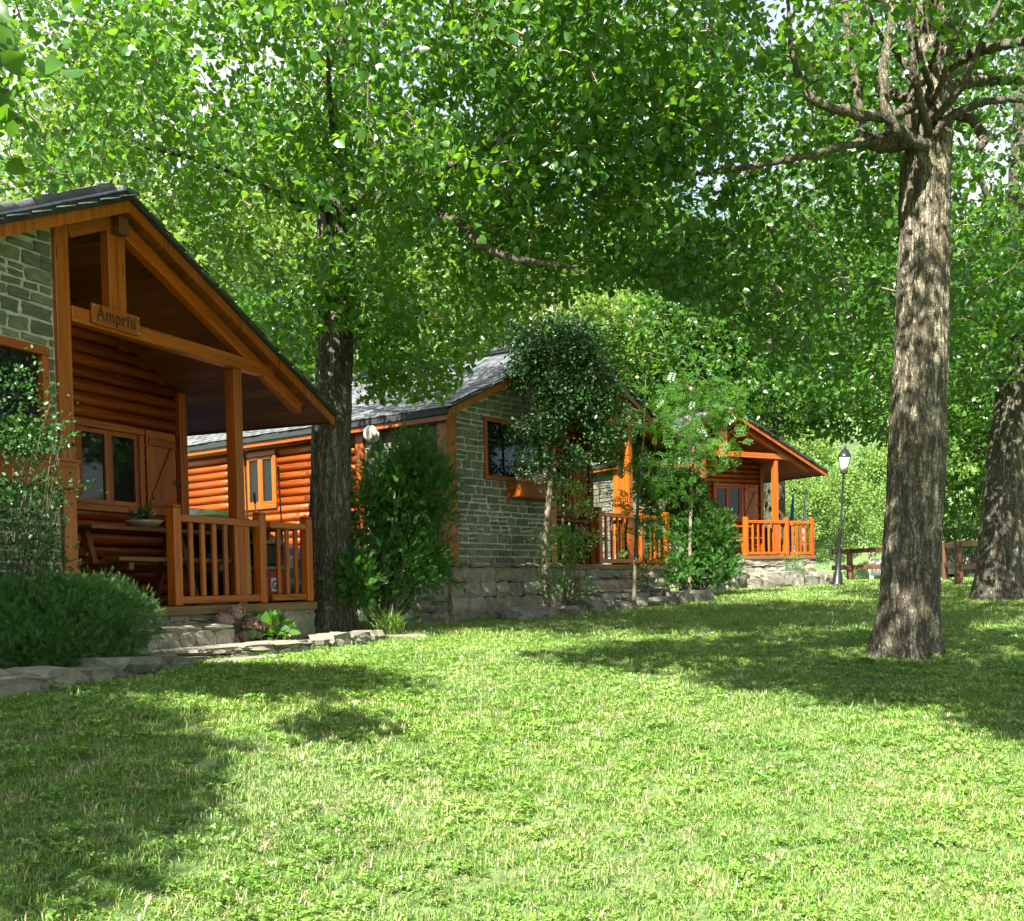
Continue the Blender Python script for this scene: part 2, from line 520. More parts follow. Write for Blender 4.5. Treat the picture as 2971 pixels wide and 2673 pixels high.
def rubble_wall(parent, a0, a1, z0, z1, plane, axis, big=.34, name='base_stone', face=-1):
    z = z0
    while z < z1 - .03:
        h = min(_rr.uniform(.14, .27), z1 - z)
        if z1 - (z + h) < .07: h = z1 - z
        a = a0 - _rr.uniform(0, .1)
        while a < a1:
            w = _rr.uniform(.16, big) * (1.3 if h > .2 else 1)
            lo, hi = max(a, a0), min(a + w, a1); a += w
            if hi - lo < .05: continue
            c = (lo + hi) / 2
            th = _rr.uniform(.13, .20)
            me = RUB[_rr.randrange(len(RUB))]
            sz = (hi - lo) * 1.06, th, h * 1.06
            dz = _rr.uniform(-.015, .015)
            if axis == 'x': stone(name, me, (c, plane, z + h / 2 + dz), sz, parent, (0 if face < 0 else math.pi), _rr.uniform(-.08, .08))
            else: stone(name, me, (plane, c, z + h / 2 + dz), sz, parent, -math.pi / 2 if face < 0 else math.pi / 2, 0)
        z += h

# ---------------------------------------------------------------- half-round logs
_logs = {}
def log_mesh(L, pitch=.13, r=.06):
    key = (round(L, 2), pitch)
    if key in _logs: return _logs[key]
    bm = bmesh.new()
    uvl = bm.loops.layers.uv.new('UVMap')
    N = 7
    prof = []
    for i in range(N + 1):
        t = math.pi * i / N
        prof.append((-math.sin(t) * r, -math.cos(t) * pitch * .495))
    prof.append((.03, pitch * .495)); prof.append((.03, -pitch * .495))
    k = len(prof)
    rings = [[bm.verts.new((x, p[0], p[1])) for p in prof] for x in (0, L)]
    for i in range(k):
        j = (i + 1) % k
        f = bm.faces.new((rings[0][i], rings[0][j], rings[1][j], rings[1][i]))
        for l, uvv in zip(f.loops, ((0, i * .025), (0, j * .025), (L, j * .025 if j else k * .025), (L, i * .025))):
            l[uvl].uv = uvv
        f.smooth = i < N
    bm.faces.new(rings[0][::-1]); bm.faces.new(rings[1])
    me = mesh_bm('log_mesh', bm, M['log'])
    _logs[key] = me
    return me

def log_wall(parent, a0, a1, z0, zt, plane, axis, holes=(), pitch=.13):
    z = z0
    while True:
        zc = z + pitch / 2
        segs = [(a0, a1)]
        # cut ends where the roof slope comes down
        def ok(a): return zt(a) > z + pitch * .6
        if not ok(a0) and not ok(a1) and not ok((a0 + a1) / 2): break
        if not (ok(a0) and ok(a1)):
            N = 60; xs = [a0 + (a1 - a0) * i / N for i in range(N + 1)]
            good = [x for x in xs if ok(x)]
            segs = [(min(good), max(good))]
        for (h0, h1, hz0, hz1) in holes:
            ns = []
            for s0, s1 in segs:
                if zc > hz0 and zc < hz1 and s1 > h0 and s0 < h1:
                    if s0 < h0 - .03: ns.append((s0, h0))
                    if s1 > h1 + .03: ns.append((h1, s1))
                else: ns.append((s0, s1))
            segs = ns
        for s0, s1 in segs:
            o = link('log', log_mesh(s1 - s0, pitch), None, parent)
            if axis == 'x': o.location = (s0, plane, zc)
            elif axis == 'y-':   # faces -x
                o.location = (plane, s1, zc); o.rotation_euler = (0, 0, -math.pi / 2)
            else:                # faces +x
                o.location = (plane, s0, zc); o.rotation_euler = (0, 0, math.pi / 2)
        z += pitch
        if z > 4: break

# ---------------------------------------------------------------- cabin
RIDGE_U, SLOPE = -1.75, .433
HALF = 3.32
def zroof(u):                 # underside of the roof
    return 3.50 - SLOPE * abs(u - RIDGE_U)

def slab(name, pts_u, w0, w1, th0, th1, mat, parent):
    """roof sheet: follows zroof between two u values, from th0 to th1 above underside"""
    bm = bmesh.new()
    u0, u1 = pts_u
    vs = []
    for w in (w0, w1):
        for u, t in ((u0, th0), (u1, th0), (u1, th1), (u0, th1)):
            vs.append(bm.verts.new((u, w, zroof(u) + t)))
    for q in ((3, 2, 1, 0), (4, 5, 6, 7), (0, 1, 5, 4), (1, 2, 6, 5), (2, 3, 7, 6), (3, 0, 4, 7)):
        bm.faces.new([vs[i] for i in q])
    uvl = bm.loops.layers.uv.new('UVMap')
    for f in bm.faces:
        for l in f.loops: l[uvl].uv = (l.vert.co.y, l.vert.co.x)
    bmesh.ops.recalc_face_normals(bm, faces=bm.faces[:])
    return link(name, mesh_bm(name, bm, mat), None, parent)

SLATE_ME = None
def slates(parent, side, w0, w1, n_single):
    """side -1 = left slope, +1 right slope"""
    global SLATE_ME
    if SLATE_ME is None:
        bm = bmesh.new(); bmesh.ops.create_cube(bm, size=1)
        for v in bm.verts: v.co.x += _rr.uniform(-.03, .03); v.co.y += _rr.uniform(-.02, .02)
        SLATE_ME = mesh_bm('slate_mesh', bm, M['slate'])
    sw, ex = .22, .135
    items = []
    ang = math.atan(SLOPE)
    Ls = (HALF + .04) / math.cos(ang)
    rows = int(Ls / ex)
    for r in range(rows + 1):
        s = Ls - r * ex                         # distance down the slope of the lower edge
        w = w0 + (.5 * sw if r % 2 else 0) - _rr.uniform(0, .05)
        while w < w1:
            items.append((w + sw / 2, s - ex * .75 + _rr.uniform(-.008, .008), _rr.uniform(-.02, .02), _rr.uniform(0, .006)))
            w += sw
    items.sort(key=lambda t: t[0])
    def mat_of(it):
        w, s, j, lift = it
        c = math.cos(ang); sn = math.sin(ang)
        u = RIDGE_U + side * s * c
        z = 3.50 - s * sn + .085 + lift
        # slope frame: x_local down the slope
        xd = Vector((side * c, 0, -sn)); yd = Vector((0, 1, 0)); zd = xd.cross(yd) * (1 if side > 0 else -1)
        if zd.z < 0: zd = -zd
        tilt = .06
        xd2 = (xd + zd * tilt * 1.0).normalized()
        zd2 = (zd - xd * tilt).normalized()
        yy = Vector((0, 1, 0))
        m = Matrix(((xd2.x * ex * 1.55, yy.x * (sw - .008), zd2.x * .011, u), (xd2.y * ex * 1.55, yy.y * (sw - .008), zd2.y * .011, w),
                    (xd2.z * ex * 1.55, yy.z * (sw - .008), zd2.z * .011, z), (0, 0, 0, 1)))
        return m @ Matrix.Rotation(j, 4, 'Z')
    for it in items[:n_single]:
        o = link('slate', SLATE_ME, None, parent); o.matrix_local = mat_of(it)
    rest = items[n_single:]
    if rest:
        bv = np.array([v.co[:] for v in SLATE_ME.vertices]); bf = np.array([list(p.vertices) for p in SLATE_ME.polygons])
        V = []; F = []
        for k, it in enumerate(rest):
            m = np.array(mat_of(it))
            V.append(bv @ m[:3, :3].T + m[:3, 3]); F.append(bf + k * len(bv))
        me = mesh_np('slate_courses', np.concatenate(V), np.concatenate(F), [M['slate']])
        tag(link('slate_courses', me, None, parent), kind='stuff')

def window(parent, a0, a1, z0, z1, plane, axis='x', sashes=1, depth=.07, blinds=False, fw=.07, name='window'):
    """framed window; axis x: on y=plane facing -y; y-: on x=plane facing -x"""
    w = empty(name, (0, 0, 0), parent=parent)
    if axis == 'x': w.location = (a0, plane, z0)
    else: w.location = (plane, a1, z0); w.rotation_euler = (0, 0, -math.pi / 2)
    L, Hh = a1 - a0, z1 - z0
    mt = M['post']
    bx('frame', 0, L, -.035, depth, Hh - fw, Hh, mt, w)
    bx('frame', 0, L, -.035, depth, 0, fw, mt, w)
    bx('frame', 0, fw, -.03, depth, fw, Hh - fw, mt, w)
    bx('frame', L - fw, L, -.03, depth, fw, Hh - fw, mt, w)
    iw = (L - 2 * fw) / sashes
    for i in range(sashes):
        s0 = fw + i * iw
        if sashes > 1:
            for q in ((s0, s0 + .055), (s0 + iw - .055, s0 + iw)):
                bx('sash', q[0], q[1], -.005, .04, fw, Hh - fw, mt, w)
            bx('sash', s0 + .055, s0 + iw - .055, -.005, .04, Hh - fw - .055, Hh - fw, mt, w)
            bx('sash', s0 + .055, s0 + iw - .055, -.005, .04, fw, fw + .055, mt, w)
        bx('pane', s0 + .01, s0 + iw - .01, .02, .028, fw + .01, Hh - fw - .01, M['glass'], w, 0)
    if blinds:
        nb = int((Hh - 2 * fw) / .085)
        for i in range(nb):
            zc = fw + .04 + i * .085
            bx('blind_slat', fw + .02, L - fw - .02, .10, .105, zc - .028, zc + .028, M['blind'], w, 0)
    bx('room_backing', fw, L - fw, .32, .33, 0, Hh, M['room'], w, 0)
    return w
M['blind'] = plain('blind_fabric', (.26, .32, .24), .8)

def shutter(parent, a0, a1, z0, z1, plane):
    s = empty('shutter', (a0, plane, z0), parent=parent)
    L, Hh = a1 - a0, z1 - z0
    nb = 3
    for i in range(nb):
        bx('board', L * i / nb + .002, L * (i + 1) / nb - .002, -.025, 0, 0, Hh, M['post'], s, .004)
    bx('brace', .02, L - .02, -.05, -.026, Hh - .17, Hh - .09, M['log'], s)
    bx('brace', .02, L - .02, -.05, -.026, .09, .17, M['log'], s)
    beam('brace', (.06, -.038, .18), (L - .08, -.038, Hh - .18), .022, .05, M['log'], s, (1, 0, 0))
    bx('latch', L - .05, L - .01, -.075, -.052, Hh * .38, Hh * .45, M['iron'], s)
    return s

def railing(parent, u0, u1, w, n, posts=(True, True), axis='x'):
    """front railing with balusters; returns the empty"""
    r = empty('railing', (u0, w, 0) if axis == 'x' else (w, u0, 0), 0 if axis == 'x' else math.pi / 2, parent=parent)
    L = u1 - u0
    for k, x in enumerate((0, L)):
        if posts[k]:
            o = bx('newel_post', x - .055, x + .055, -.055, .055, 0, .93, M['post'], r, .012)
            cap = bx('post_cap', x - .05, x + .05, -.05, .05, .93, .955, M['post'], r, .012)
    a, b = (.056, L - .056)
    bx('top_rail', a, b, -.035, .035, .80, .87, M['post'], r)
    bx('bottom_rail', a, b, -.035, .035, .02, .09, M['post'], r)
    for i in range(n):
        x = a + (b - a) * (i + 1) / (n + 1)
        bx('baluster', x - .028, x + .028, -.018, .018, .09, .80, M['post'], r)
    return r

def cabin(a, px, d, base, label, left_side=True, sslates=0, porch_window=True, clad_u0=-4.75):
    o3 = at(px[0], px[1], d)
    o3 = Vector((o3.x, o3.y, o3.z))
    C = empty('log_cabin', o3, math.pi / 2 - a, label, 'cabin', 'timber and stone holiday cabins')
    B = 1.35          # depth of the porch
    UW = .80          # right wall of the cabin body
    UL = -4.87        # left corner
    W_END = 6.2
    # --- plinth
    pl = empty('stone_plinth', (0, 0, 0), parent=C)
    bm = bmesh.new()
    def addbox(x0, x1, y0, y1, z0, z1):
        g = bmesh.ops.create_cube(bm, size=1)
        for v in g['verts']:
            v.co = Vector(((v.co.x + .5) * (x1 - x0) + x0, (v.co.y + .5) * (y1 - y0) + y0, (v.co.z + .5) * (z1 - z0) + z0))
    addbox(UL - .10, -2.30, -.04, W_END, -base - .3, -.045)
    addbox(-2.30, 1.27, .04, W_END - .01, -base - .3, -.06)
    link('footing', mesh_bm('footing', bm, M['rubble_mortar']), None, pl)
    rubble_wall(pl, UL - .12, -2.28, -base - .12, -.06, -.05, 'x')
    rubble_wall(pl, -2.2, 1.30, -base - .12, -.07, .03, 'x', .5)
    if left_side: rubble_wall(pl, -.05, 4.6, -base - .12, -.06, UL - .11, 'y')
    rubble_wall(pl, .05, 1.6, -base - .12, -.07, 1.28, 'y', .4, 'base_stone', 1)
    # ledge of flat stones
    x = UL - .15
    while x < -2.3:
        w = _rr.uniform(.3, .6)
        stone('ledge_stone', KERB[_rr.randrange(8)], (min(x + w / 2, -2.45), -.06, -.025), (w, .22, .07), pl)
        x += w
    # --- porch deck
    dk = empty('porch_deck', (0, 0, 0), parent=C)
    bx('edge_board', -2.28, 1.30, -.075, -.03, -.09, -.005, M['deck'], dk)
    k = 0
    w = -.03
    while w < B:
        bx('plank', -2.28, 1.29, w + .004, min(w + .14, B) - .004, -.035, -.003, M['deck'], dk, .003)
        w += .14
    # --- walls of the body
    sw = empty('stone_wall', (0, 0, 0), parent=C)
    win = (-4.08, -2.56, 1.22, 2.14)
    bm = bmesh.new()
    top = zroof
    # mortar backing of the front wall as a polygon with the window opening left free (built of strips)
    def strip(u0, u1, z0, z1a, z1b, y0=-.004, y1=.16):
        vs = [bm.verts.new(q) for q in ((u0, y0, z0), (u1, y0, z0), (u1, y0, z1b), (u0, y0, z1a), (u0, y1, z0), (u1, y1, z0), (u1, y1, z1b), (u0, y1, z1a))]
        for q in ((0, 1, 2, 3), (7, 6, 5, 4), (0, 4, 5, 1), (1, 5, 6, 2), (2, 6, 7, 3), (3, 7, 4, 0)): bm.faces.new([vs[i] for i in q])
    strip(UL + .02, win[0], -.05, top(UL) - .01, top(win[0]) - .01)
    strip(win[0], win[1], -.05, win[2], win[2])
    strip(win[0], win[1], win[3], top(win[0]) - .01, top(win[1]) - .01)
    strip(win[1], -2.44, -.05, top(win[1]) - .01, top(-2.44) - .01)
    link('mortar', mesh_bm('mortar', bm, M['mortar']), None, sw)
    clad_wall(sw, clad_u0, -2.475, .0, lambda u: top(u) - .03, .005, 'x', [win])
    # inner return of the stone room (right side, towards the porch)
    bx('room_return', -2.44, -2.32, .16, B, -.04, 2.9, M['log'], C, 0)
    if left_side:
        s2 = empty('stone_wall', (0, 0, 0), parent=C)
        bx('mortar', UL + .0, UL + .12, .17, 1.62, -.05, 2.06, M['mortar'], s2, 0)
        clad_wall(s2, .10, 1.58, .0, lambda u: 2.07, UL - .015, 'y')
        bx('side_post', UL - .06, UL + .08, 1.60, 1.76, -.04, 2.06, M['post'], C)
        lw = empty('log_wall', (0, 0, 0), parent=C)
        bx('backing', UL + .04, UL + .12, 1.77, W_END, -.04, 2.08, M['log'], lw, 0)
        swin = (3.55, 4.35, .98, 1.90)
        log_wall(lw, 1.77, W_END, -.02, lambda u: 2.13, UL + .03, 'y-', [swin])
        window(C, swin[0], swin[1], swin[2], swin[3], UL - .03, 'y-', 2)
    # porch back wall
    pw = empty('log_wall', (0, 0, 0), parent=C)
    bx('backing', -2.3, UW - .03, B + .05, B + .12, -.04, 2.2, M['log'], pw, 0)
    pwin = (-.92, .10, .98, 1.90)
    log_wall(pw, -2.3, UW - .08, -.02, lambda u: top(u) - .02, B + .03, 'x', [pwin])
    bm = bmesh.new()
    us = [-2.3, RIDGE_U, UW - .05]
    vs = [bm.verts.new((us[0], B + .045, 2.1)), bm.verts.new((us[2], B + .045, 2.1)), bm.verts.new((us[2], B + .045, top(us[2]))), bm.verts.new((us[1], B + .045, top(us[1]))), bm.verts.new((us[0], B + .045, top(us[0])))]
    bm.faces.new(vs)
    link('gable_backing', mesh_bm('gable_backing', bm, M['log']), None, pw)
    window(C, pwin[0], pwin[1], pwin[2], pwin[3], B - .03, 'x', 2)
    shutter(C, .13, .60, .98, 1.90, B - .04)
    bx('corner_post', UW - .10, UW + .02, B - .06, B + .06, -.03, zroof(UW) - .01, M['post'], C)
    # right wall of the body
    rw = empty('log_wall', (0, 0, 0), parent=C)
    bx('backing', UW - .14, UW - .06, B + .1, W_END, -.04, zroof(UW) - .02, M['log'], rw, 0)
    log_wall(rw, B + .07, W_END, -.02, lambda u: zroof(UW) - .02, UW - .06, 'y+')
    bx('rear_wall', UL + .1, UW - .1, W_END - .1, W_END - .02, -.04, 2.1, M['log'], C, 0)
    # --- front window, its flower box
    window(C, win[0], win[1], win[2], win[3], -.005, 'x', 1, .09, True)
    fb = empty('flower_box', (-3.52, -.27, .98), parent=C)
    bx('front_board', 0, .98, 0, .025, 0, .21, M['post'], fb)
    bx('end_board', -.03, 0, -.0, .26, .0, .22, M['post'], fb)
    bx('end_board', .98, 1.01, -.0, .26, .0, .22, M['post'], fb)
    bx('rim', -.04, 1.02, -.012, .03, .212, .235, M['log'], fb)
    bx('floor_board', 0, .98, .03, .25, 0, .03, M['post'], fb)
    bx('soil', .0, .98, .03, .25, .05, .18, M['soil'], fb, 0)
    # --- posts and truss
    bx('corner_post', UL - .10, UL + .11, -.07, .12, -.03, zroof(UL - .1) - .01, M['post'], C)
    bx('corner_post', -2.468, -2.315, -.045, .11, -.03, zroof(-2.46) - .005, M['post'], C)
    bx('porch_post', -.085, .045, -.03, .09, -.03, 2.40, M['post'], C)
    tr = empty('roof_truss', (0, 0, 0), parent=C)
    bx('tie_beam', -2.31, .62, -.055, .055, 2.405, 2.535, M['post'], tr)
    bx('king_post', RIDGE_U - .10, RIDGE_U + .11, -.045, .05, 2.54, 3.33, M['post'], tr)
    dz = .075
    zc = lambda u: zroof(u) - dz - .02
    beam('rafter', (RIDGE_U + .02, .0, zc(RIDGE_U + .02)), (1.12, .0, zc(1.12)), .10, .14, M['post'], tr)
    beam('rafter', (RIDGE_U - .02, .0, zc(RIDGE_U - .02)), (-2.31, .0, zc(-2.31)), .10, .14, M['post'], tr)
    bx('ridge_purlin', RIDGE_U - .06, RIDGE_U + .06, -.14, B, 3.26, 3.42, M['darkwood'], tr)
    # --- roof
    rf = empty('roof', (0, 0, 0), parent=C)
    wf, wb = -.20, W_END + .15
    ur, ul = RIDGE_U + HALF, RIDGE_U - HALF
    nbo = 24
    sd = [1] if not left_side else [1, -1]
    for side in (1, -1):
        for i in range(nbo):
            if side == -1 and i > 13 and not left_side: break
            s0 = HALF * i / nbo; s1 = HALF * (i + 1) / nbo
            uu = (RIDGE_U + side * (s0 + .002), RIDGE_U + side * (s1 - .002))
            bm = bmesh.new()
            we = wb - .05
            vs = []
            for w in (wf + .03, we):
                for u, t in ((uu[0], 0), (uu[1], 0), (uu[1], .018), (uu[0], .018)):
                    vs.append(bm.verts.new((u, w, zroof(u) + t)))
            for q in ((3, 2, 1, 0), (4, 5, 6, 7), (0, 1, 5, 4), (1, 2, 6, 5), (2, 3, 7, 6), (3, 0, 4, 7)): bm.faces.new([vs[j] for j in q])
            uvl = bm.loops.layers.uv.new('UVMap')
            for f in bm.faces:
                for l in f.loops: l[uvl].uv = (l.vert.co.y, l.vert.co.x)
            bmesh.ops.recalc_face_normals(bm, faces=bm.faces[:])
            link('soffit_board', mesh_bm('soffit_board', bm, M['soffit']), None, rf)
        e = RIDGE_U + side * HALF
        slab('deck_sheet', (RIDGE_U, e) if side > 0 else (e, RIDGE_U), wf + .01, wb, .020, .060, M['roofedge'], rf)
        # barge board and black edge strip
        for (nm, y0, y1, t0, t1, mt) in (('barge_board', wf, wf + .028, -.055, .045, M['post']), ('edge_strip', wf - .03, wf + .009, .048, .115, M['roofedge'])):
            b = slab(nm, (RIDGE_U, e), y0, y1, t0, t1, mt, rf)
        bx('eave_strip', min(e, e + side * .03), max(e, e + side * .03), wf, wb, zroof(e) - .02, zroof(e) + .07, M['roofedge'], rf, 0)
        if side < 0:
            bx('fascia', e + .005, e + .035, wf + .03, wb, zroof(e) - .10, zroof(e) - .022, M['post'], rf)
    slates(rf, 1, wf - .03, wb, 0 if sslates else 120)
    slates(rf, -1, wf - .03, wb, sslates)
    bx('ridge_cap', RIDGE_U - .09, RIDGE_U + .09, wf - .05, wb, 3.60, 3.64, M['ridge'], rf, .015)
    # --- railing
    railing(C, -1.06, .31, -.01, 6)
    railing(C, .42, 1.20, -.01, 3, (False, True))
    railing(C, .12, 1.20, 1.20, 5, (False, False), 'y')
    return C

M['soil'] = plain('dark_soil', (.05, .035, .022), .95, 0, .3, 30, .4)
A1, A2, A3 = 0.391359, 0.651237, 1.030285
cab1 = cabin(A1, (705, 1752), 11.5, .50, 'nearest timber and stone cabin with carved name board on its porch beam', False, 0)
cab2 = cabin(A2, (1832, 1638), 19.5, .82, 'middle cabin with slate roof and grey stone front behind the holly and thuja', True, 300)
cab3 = cabin(A3, (2255, 1612), 28.0, .80, 'farthest small cabin with bright orange sunlit porch beside the street lamp', True, 0)

# name board on cabin 1
def in_cab(C, u, w, z):
    return C.matrix_basis @ Vector((u, w, z))
nb = empty('name_board', in_cab(cab1, -2.11, -.085, 2.43), cab1.rotation_euler.z, 'wooden board carved with the name Ampriu nailed to the porch beam', 'sign')
bx('board', 0, .585, 0, .025, 0, .17, M['deckboard'] if 'deckboard' in M else M['post'], nb, .008)
M['carve'] = plain('dark_carved_letters', (.045, .020, .008), .8)
fc = bpy.data.curves.new('Ampriu', 'FONT')
fc.body = 'Ampriu'; fc.size = .155; fc.extrude = .002; fc.offset = .0025
fc.space_character = 1.12
fo = bpy.data.objects.new('tmp', fc); COL.objects.link(fo)
dg = bpy.context.evaluated_depsgraph_get()
fme = bpy.data.meshes.new_from_object(fo.evaluated_get(dg))
bpy.data.objects.remove(fo)
fme.materials.clear()
lo = link('lettering', fme, M['carve'], nb)
lo.rotation_euler = (math.pi / 2, 0, 0); lo.location = (.05, -.003, .045)
xs = [v.co.x for v in fme.vertices]
lo.scale = (.47 / max(xs), 1, 1)
for (x, z) in ((.02, .02), (.565, .02), (.02, .15), (.565, .15)):
    bx('nail', x - .004, x + .004, -.004, .0, z - .004, z + .004, M['white'], nb, 0)

# ---------------------------------------------------------------- steps and kerbs
def steps(C, spec, label):
    s = empty('stone_steps', in_cab(C, spec[0][0], spec[0][2], spec[0][4]), C.rotation_euler.z, label, 'steps', 'stone steps up to the cabin porches')
    ox, oy, oz = spec[0][0], spec[0][2], spec[0][4]
    for (u0, u1, w0, w1, z, zb) in spec:
        bm = bmesh.new(); bmesh.ops.create_cube(bm, size=1)
        for v in bm.verts: v.co = Vector(((v.co.x + .5) * (u1 - u0 - .06) + u0 + .03 - ox, (v.co.y + .5) * (w1 - w0) + w0 + .06 - oy, (v.co.z + .5) * (z - .05 - zb) + zb - oz))
        link('core', mesh_bm('core', bm, M['rubble_mortar']), None, s)
        x = u0
        while x < u1 - .05:
            w = min(_rr.uniform(.35, .7), u1 - x)
            if u1 - x - w < .15: w = u1 - x
            stone('tread_slab', KERB[_rr.randrange(8)], (x + w / 2 - ox, (w0 + w1) / 2 + .02 - oy, z - .03 - oz), (w * 1.02, (w1 - w0) * 1.12, .07), s)
            x += w
        zz = zb
        x = u0
        hh = z - .06 - zb
        nrow = max(1, round(hh / .16))
        for r in range(nrow):
            x = u0 - _rr.uniform(0, .08)
            while x < u1 - .04:
                w = _rr.uniform(.16, .34)
                lo_, hi_ = max(x, u0), min(x + w, u1); x += w
                if hi_ - lo_ < .05: continue
                stone('riser_stone', RUB[_rr.randrange(12)], ((lo_ + hi_) / 2 - ox, w0 + .06 - oy, zb + hh * (r + .5) / nrow - oz), ((hi_ - lo_) * 1.05, .16, hh / nrow * 1.08), s)
    return s
steps(cab1, [(-2.30, -.72, -.40, -.04, -.175, -.60), (-2.45, -.05, -.85, -.38, -.37, -.62)], 'stone steps beside the juniper hedge below the porch of the nearest cabin')
steps(cab2, [(-2.25, -.55, -.42, -.04, -.21, -.8), (-2.25, -.10, -.80, -.40, -.43, -.85)], 'stone steps behind the rose bush below the middle cabin porch')
steps(cab3, [(-2.3, -.2, -.45, -.04, -.25, -.8), (-2.6, 1.2, -.9, -.42, -.52, -.85)], 'stone steps before the sunlit porch of the farthest cabin')

def kerb(name, pts, h, wd, label, lift=.0, seed=1):
    """row of low flat stones along world points on the lawn"""
    rr = random.Random(seed)
    k = empty(name, (pts[0][0], pts[0][1], gz(*pts[0])), 0, label, 'kerb', 'low stone kerbs along the lawn edge')
    base = Vector((pts[0][0], pts[0][1], gz(*pts[0])))
    for i in range(len(pts) - 1):
        a = Vector((*pts[i], 0)); b = Vector((*pts[i + 1], 0))
        L = (b - a).length; t = 0
        ang = math.atan2(b.y - a.y, b.x - a.x)
        while t < L:
            w = rr.uniform(.25, .85)
            p = a + (b - a) * min(1, (t + w / 2) / L)
            z = gz(p.x, p.y) + lift
            hh = h * rr.uniform(.75, 1.2)
            o = stone('kerb_stone', KERB[rr.randrange(8)], (p.x - base.x, p.y - base.y + rr.uniform(-.03, .03), z + hh / 2 - .04 - base.z), (w * 1.05, wd * rr.uniform(.8, 1.25), hh + .08), k, ang + rr.uniform(-.08, .08), rr.uniform(-.05, .05))
            t += w
    return k
def cxy(C, u, w):
    p = in_cab(C, u, w, 0); return (p.x, p.y)
kerb('stone_kerb', [cxy(cab1, -5.2, -1.35), cxy(cab1, -4.2, -1.25), cxy(cab1, -3.3, -1.12), cxy(cab1, -2.5, -1.0)], .12, .42, 'rough flat stone kerb in front of the juniper hedge', 0, 3)
kerb('stone_kerb', [cxy(cab1, -.05, -.72), cxy(cab1, .8, -.68), cxy(cab1, 1.55, -.62)], .13, .30, 'stone kerb below the pink hydrangea', 0, 4)
kerb('stone_kerb', [at(1470, 1795, 15.4)[:2], at(1640, 1772, 16.3)[:2], at(1800, 1756, 17.5)[:2], at(2040, 1745, 18.7)[:2]], .17, .40, 'long pale stone kerb bordering the lawn before the middle cabin', 0, 5)
kerb('stone_kerb', [at(1985, 1700, 23.0)[:2], at(2150, 1700, 25)[:2], at(2290, 1700, 26.2)[:2], at(2400, 1695, 27)[:2]], .33, .35, 'low rubble wall along the lawn before the farthest cabin', 0, 6)

# ---------------------------------------------------------------- ground
def ground_mat():
    m, n, bs, out = newmat('lawn_soil')
    pos = n.nodes.new('ShaderNodeNewGeometry').outputs['Position']
    a = noise_node(n, pos, 1.3, 5, .6)
    b = noise_node(n, pos, 22, 5, .7)
    c = ramp(n, b, [(.035, .06, .015), (.065, .12, .025), (.12, .17, .045), (.22, .19, .10)], [.25, .45, .62, .8])
    c = mixcol(n, ramp(n, a, [(0, 0, 0), (.7, .7, .7)], [.55, .75]), c, ramp(n, b, [(.10, .075, .045), (.22, .17, .10)], [.3, .7]))
    n.links.new(c, bs.inputs['Base Color'])
    bs.inputs['Roughness'].default_value = .95
    bump(n, bs, b, .6, .02)
    return m
M['ground'] = ground_mat()
def grid_mesh(name, xs, ys, zf, mat, smooth=True, keep=None):
    X, Y = np.meshgrid(xs, ys)
    Zv = np.vectorize(zf)(X, Y)
    V = np.stack([X, Y, Zv], -1).reshape(-1, 3)
    nx, ny = len(xs), len(ys)
    I, J = np.meshgrid(np.arange(nx - 1), np.arange(ny - 1))
    a = (J * nx + I).ravel()
    F = np.stack([a, a + 1, a + nx + 1, a + nx], -1)
    if keep is not None:
        cx = (X[:-1, :-1] + X[1:, 1:]).ravel() / 2; cyy = (Y[:-1, :-1] + Y[1:, 1:]).ravel() / 2
        F = F[keep(cx, cyy)]
    return mesh_np(name, V, F, [mat], smooth=smooth)
def lawn_z(x, y):
    z = gz(x, y) + .018 * mnoise.noise(Vector((x * .7, y * .7, 0))) if abs(x) < 30 and y < 40 else gz(x, y)
    return z
ys = np.concatenate([np.arange(-40, 2, 4), np.arange(2, 34, .35), np.arange(34, 60, 2), [62, 80, 120, 200]])
xs = np.concatenate([[-150, -80, -40, -25], np.arange(-18, 18, .5), [18, 25, 40, 80, 150]])
tag(link('lawn', grid_mesh('lawn', xs, ys, lawn_z, M['ground'])), kind='structure')
# gravel yard beyond the fence
M['gravel'] = plain('grey_gravel', (.30, .29, .27), .95, 0, .35, 60, .5)
gxs = np.arange(5.5, 40, 1.0); gys = np.arange(31.5, 52, .8)
tag(link('gravel_yard', grid_mesh('gravel_yard', gxs, gys, lambda x, y: gz(x, y) + .02, M['gravel'])), kind='structure')
# wooded hillside behind everything
def hill_z(x, y):
    h = max(0, y - 58 - 4 * math.sin(x * .04)) * .5
    return min(h, 46) + 2.5 * mnoise.noise(Vector((x * .05, y * .05, 3))) * min(1, h / 6) + Z0 - .9
M['hill'] = plain('hillside_earth', (.09, .15, .045), .95, 0, .5, .25)
hxs = np.arange(-200, 201, 6.0); hys = np.arange(52, 230, 5.0)
tag(link('hillside', grid_mesh('hillside', hxs, hys, hill_z, M['hill'])), kind='structure')
# ---------------------------------------------------------------- foliage tools
# leaf templates: vertices (along, side, up), quads
POP_V = np.array([[0, 0, 0], [.13, .40, .07], [.50, .36, .09], [.52, 0, 0], [1, 0, -.06], [.50, -.36, .09], [.13, -.40, .07]], float)
POP_F = np.array([[0, 3, 2, 1], [0, 6, 5, 3], [3, 4, 2, 2], [3, 5, 4, 4]])
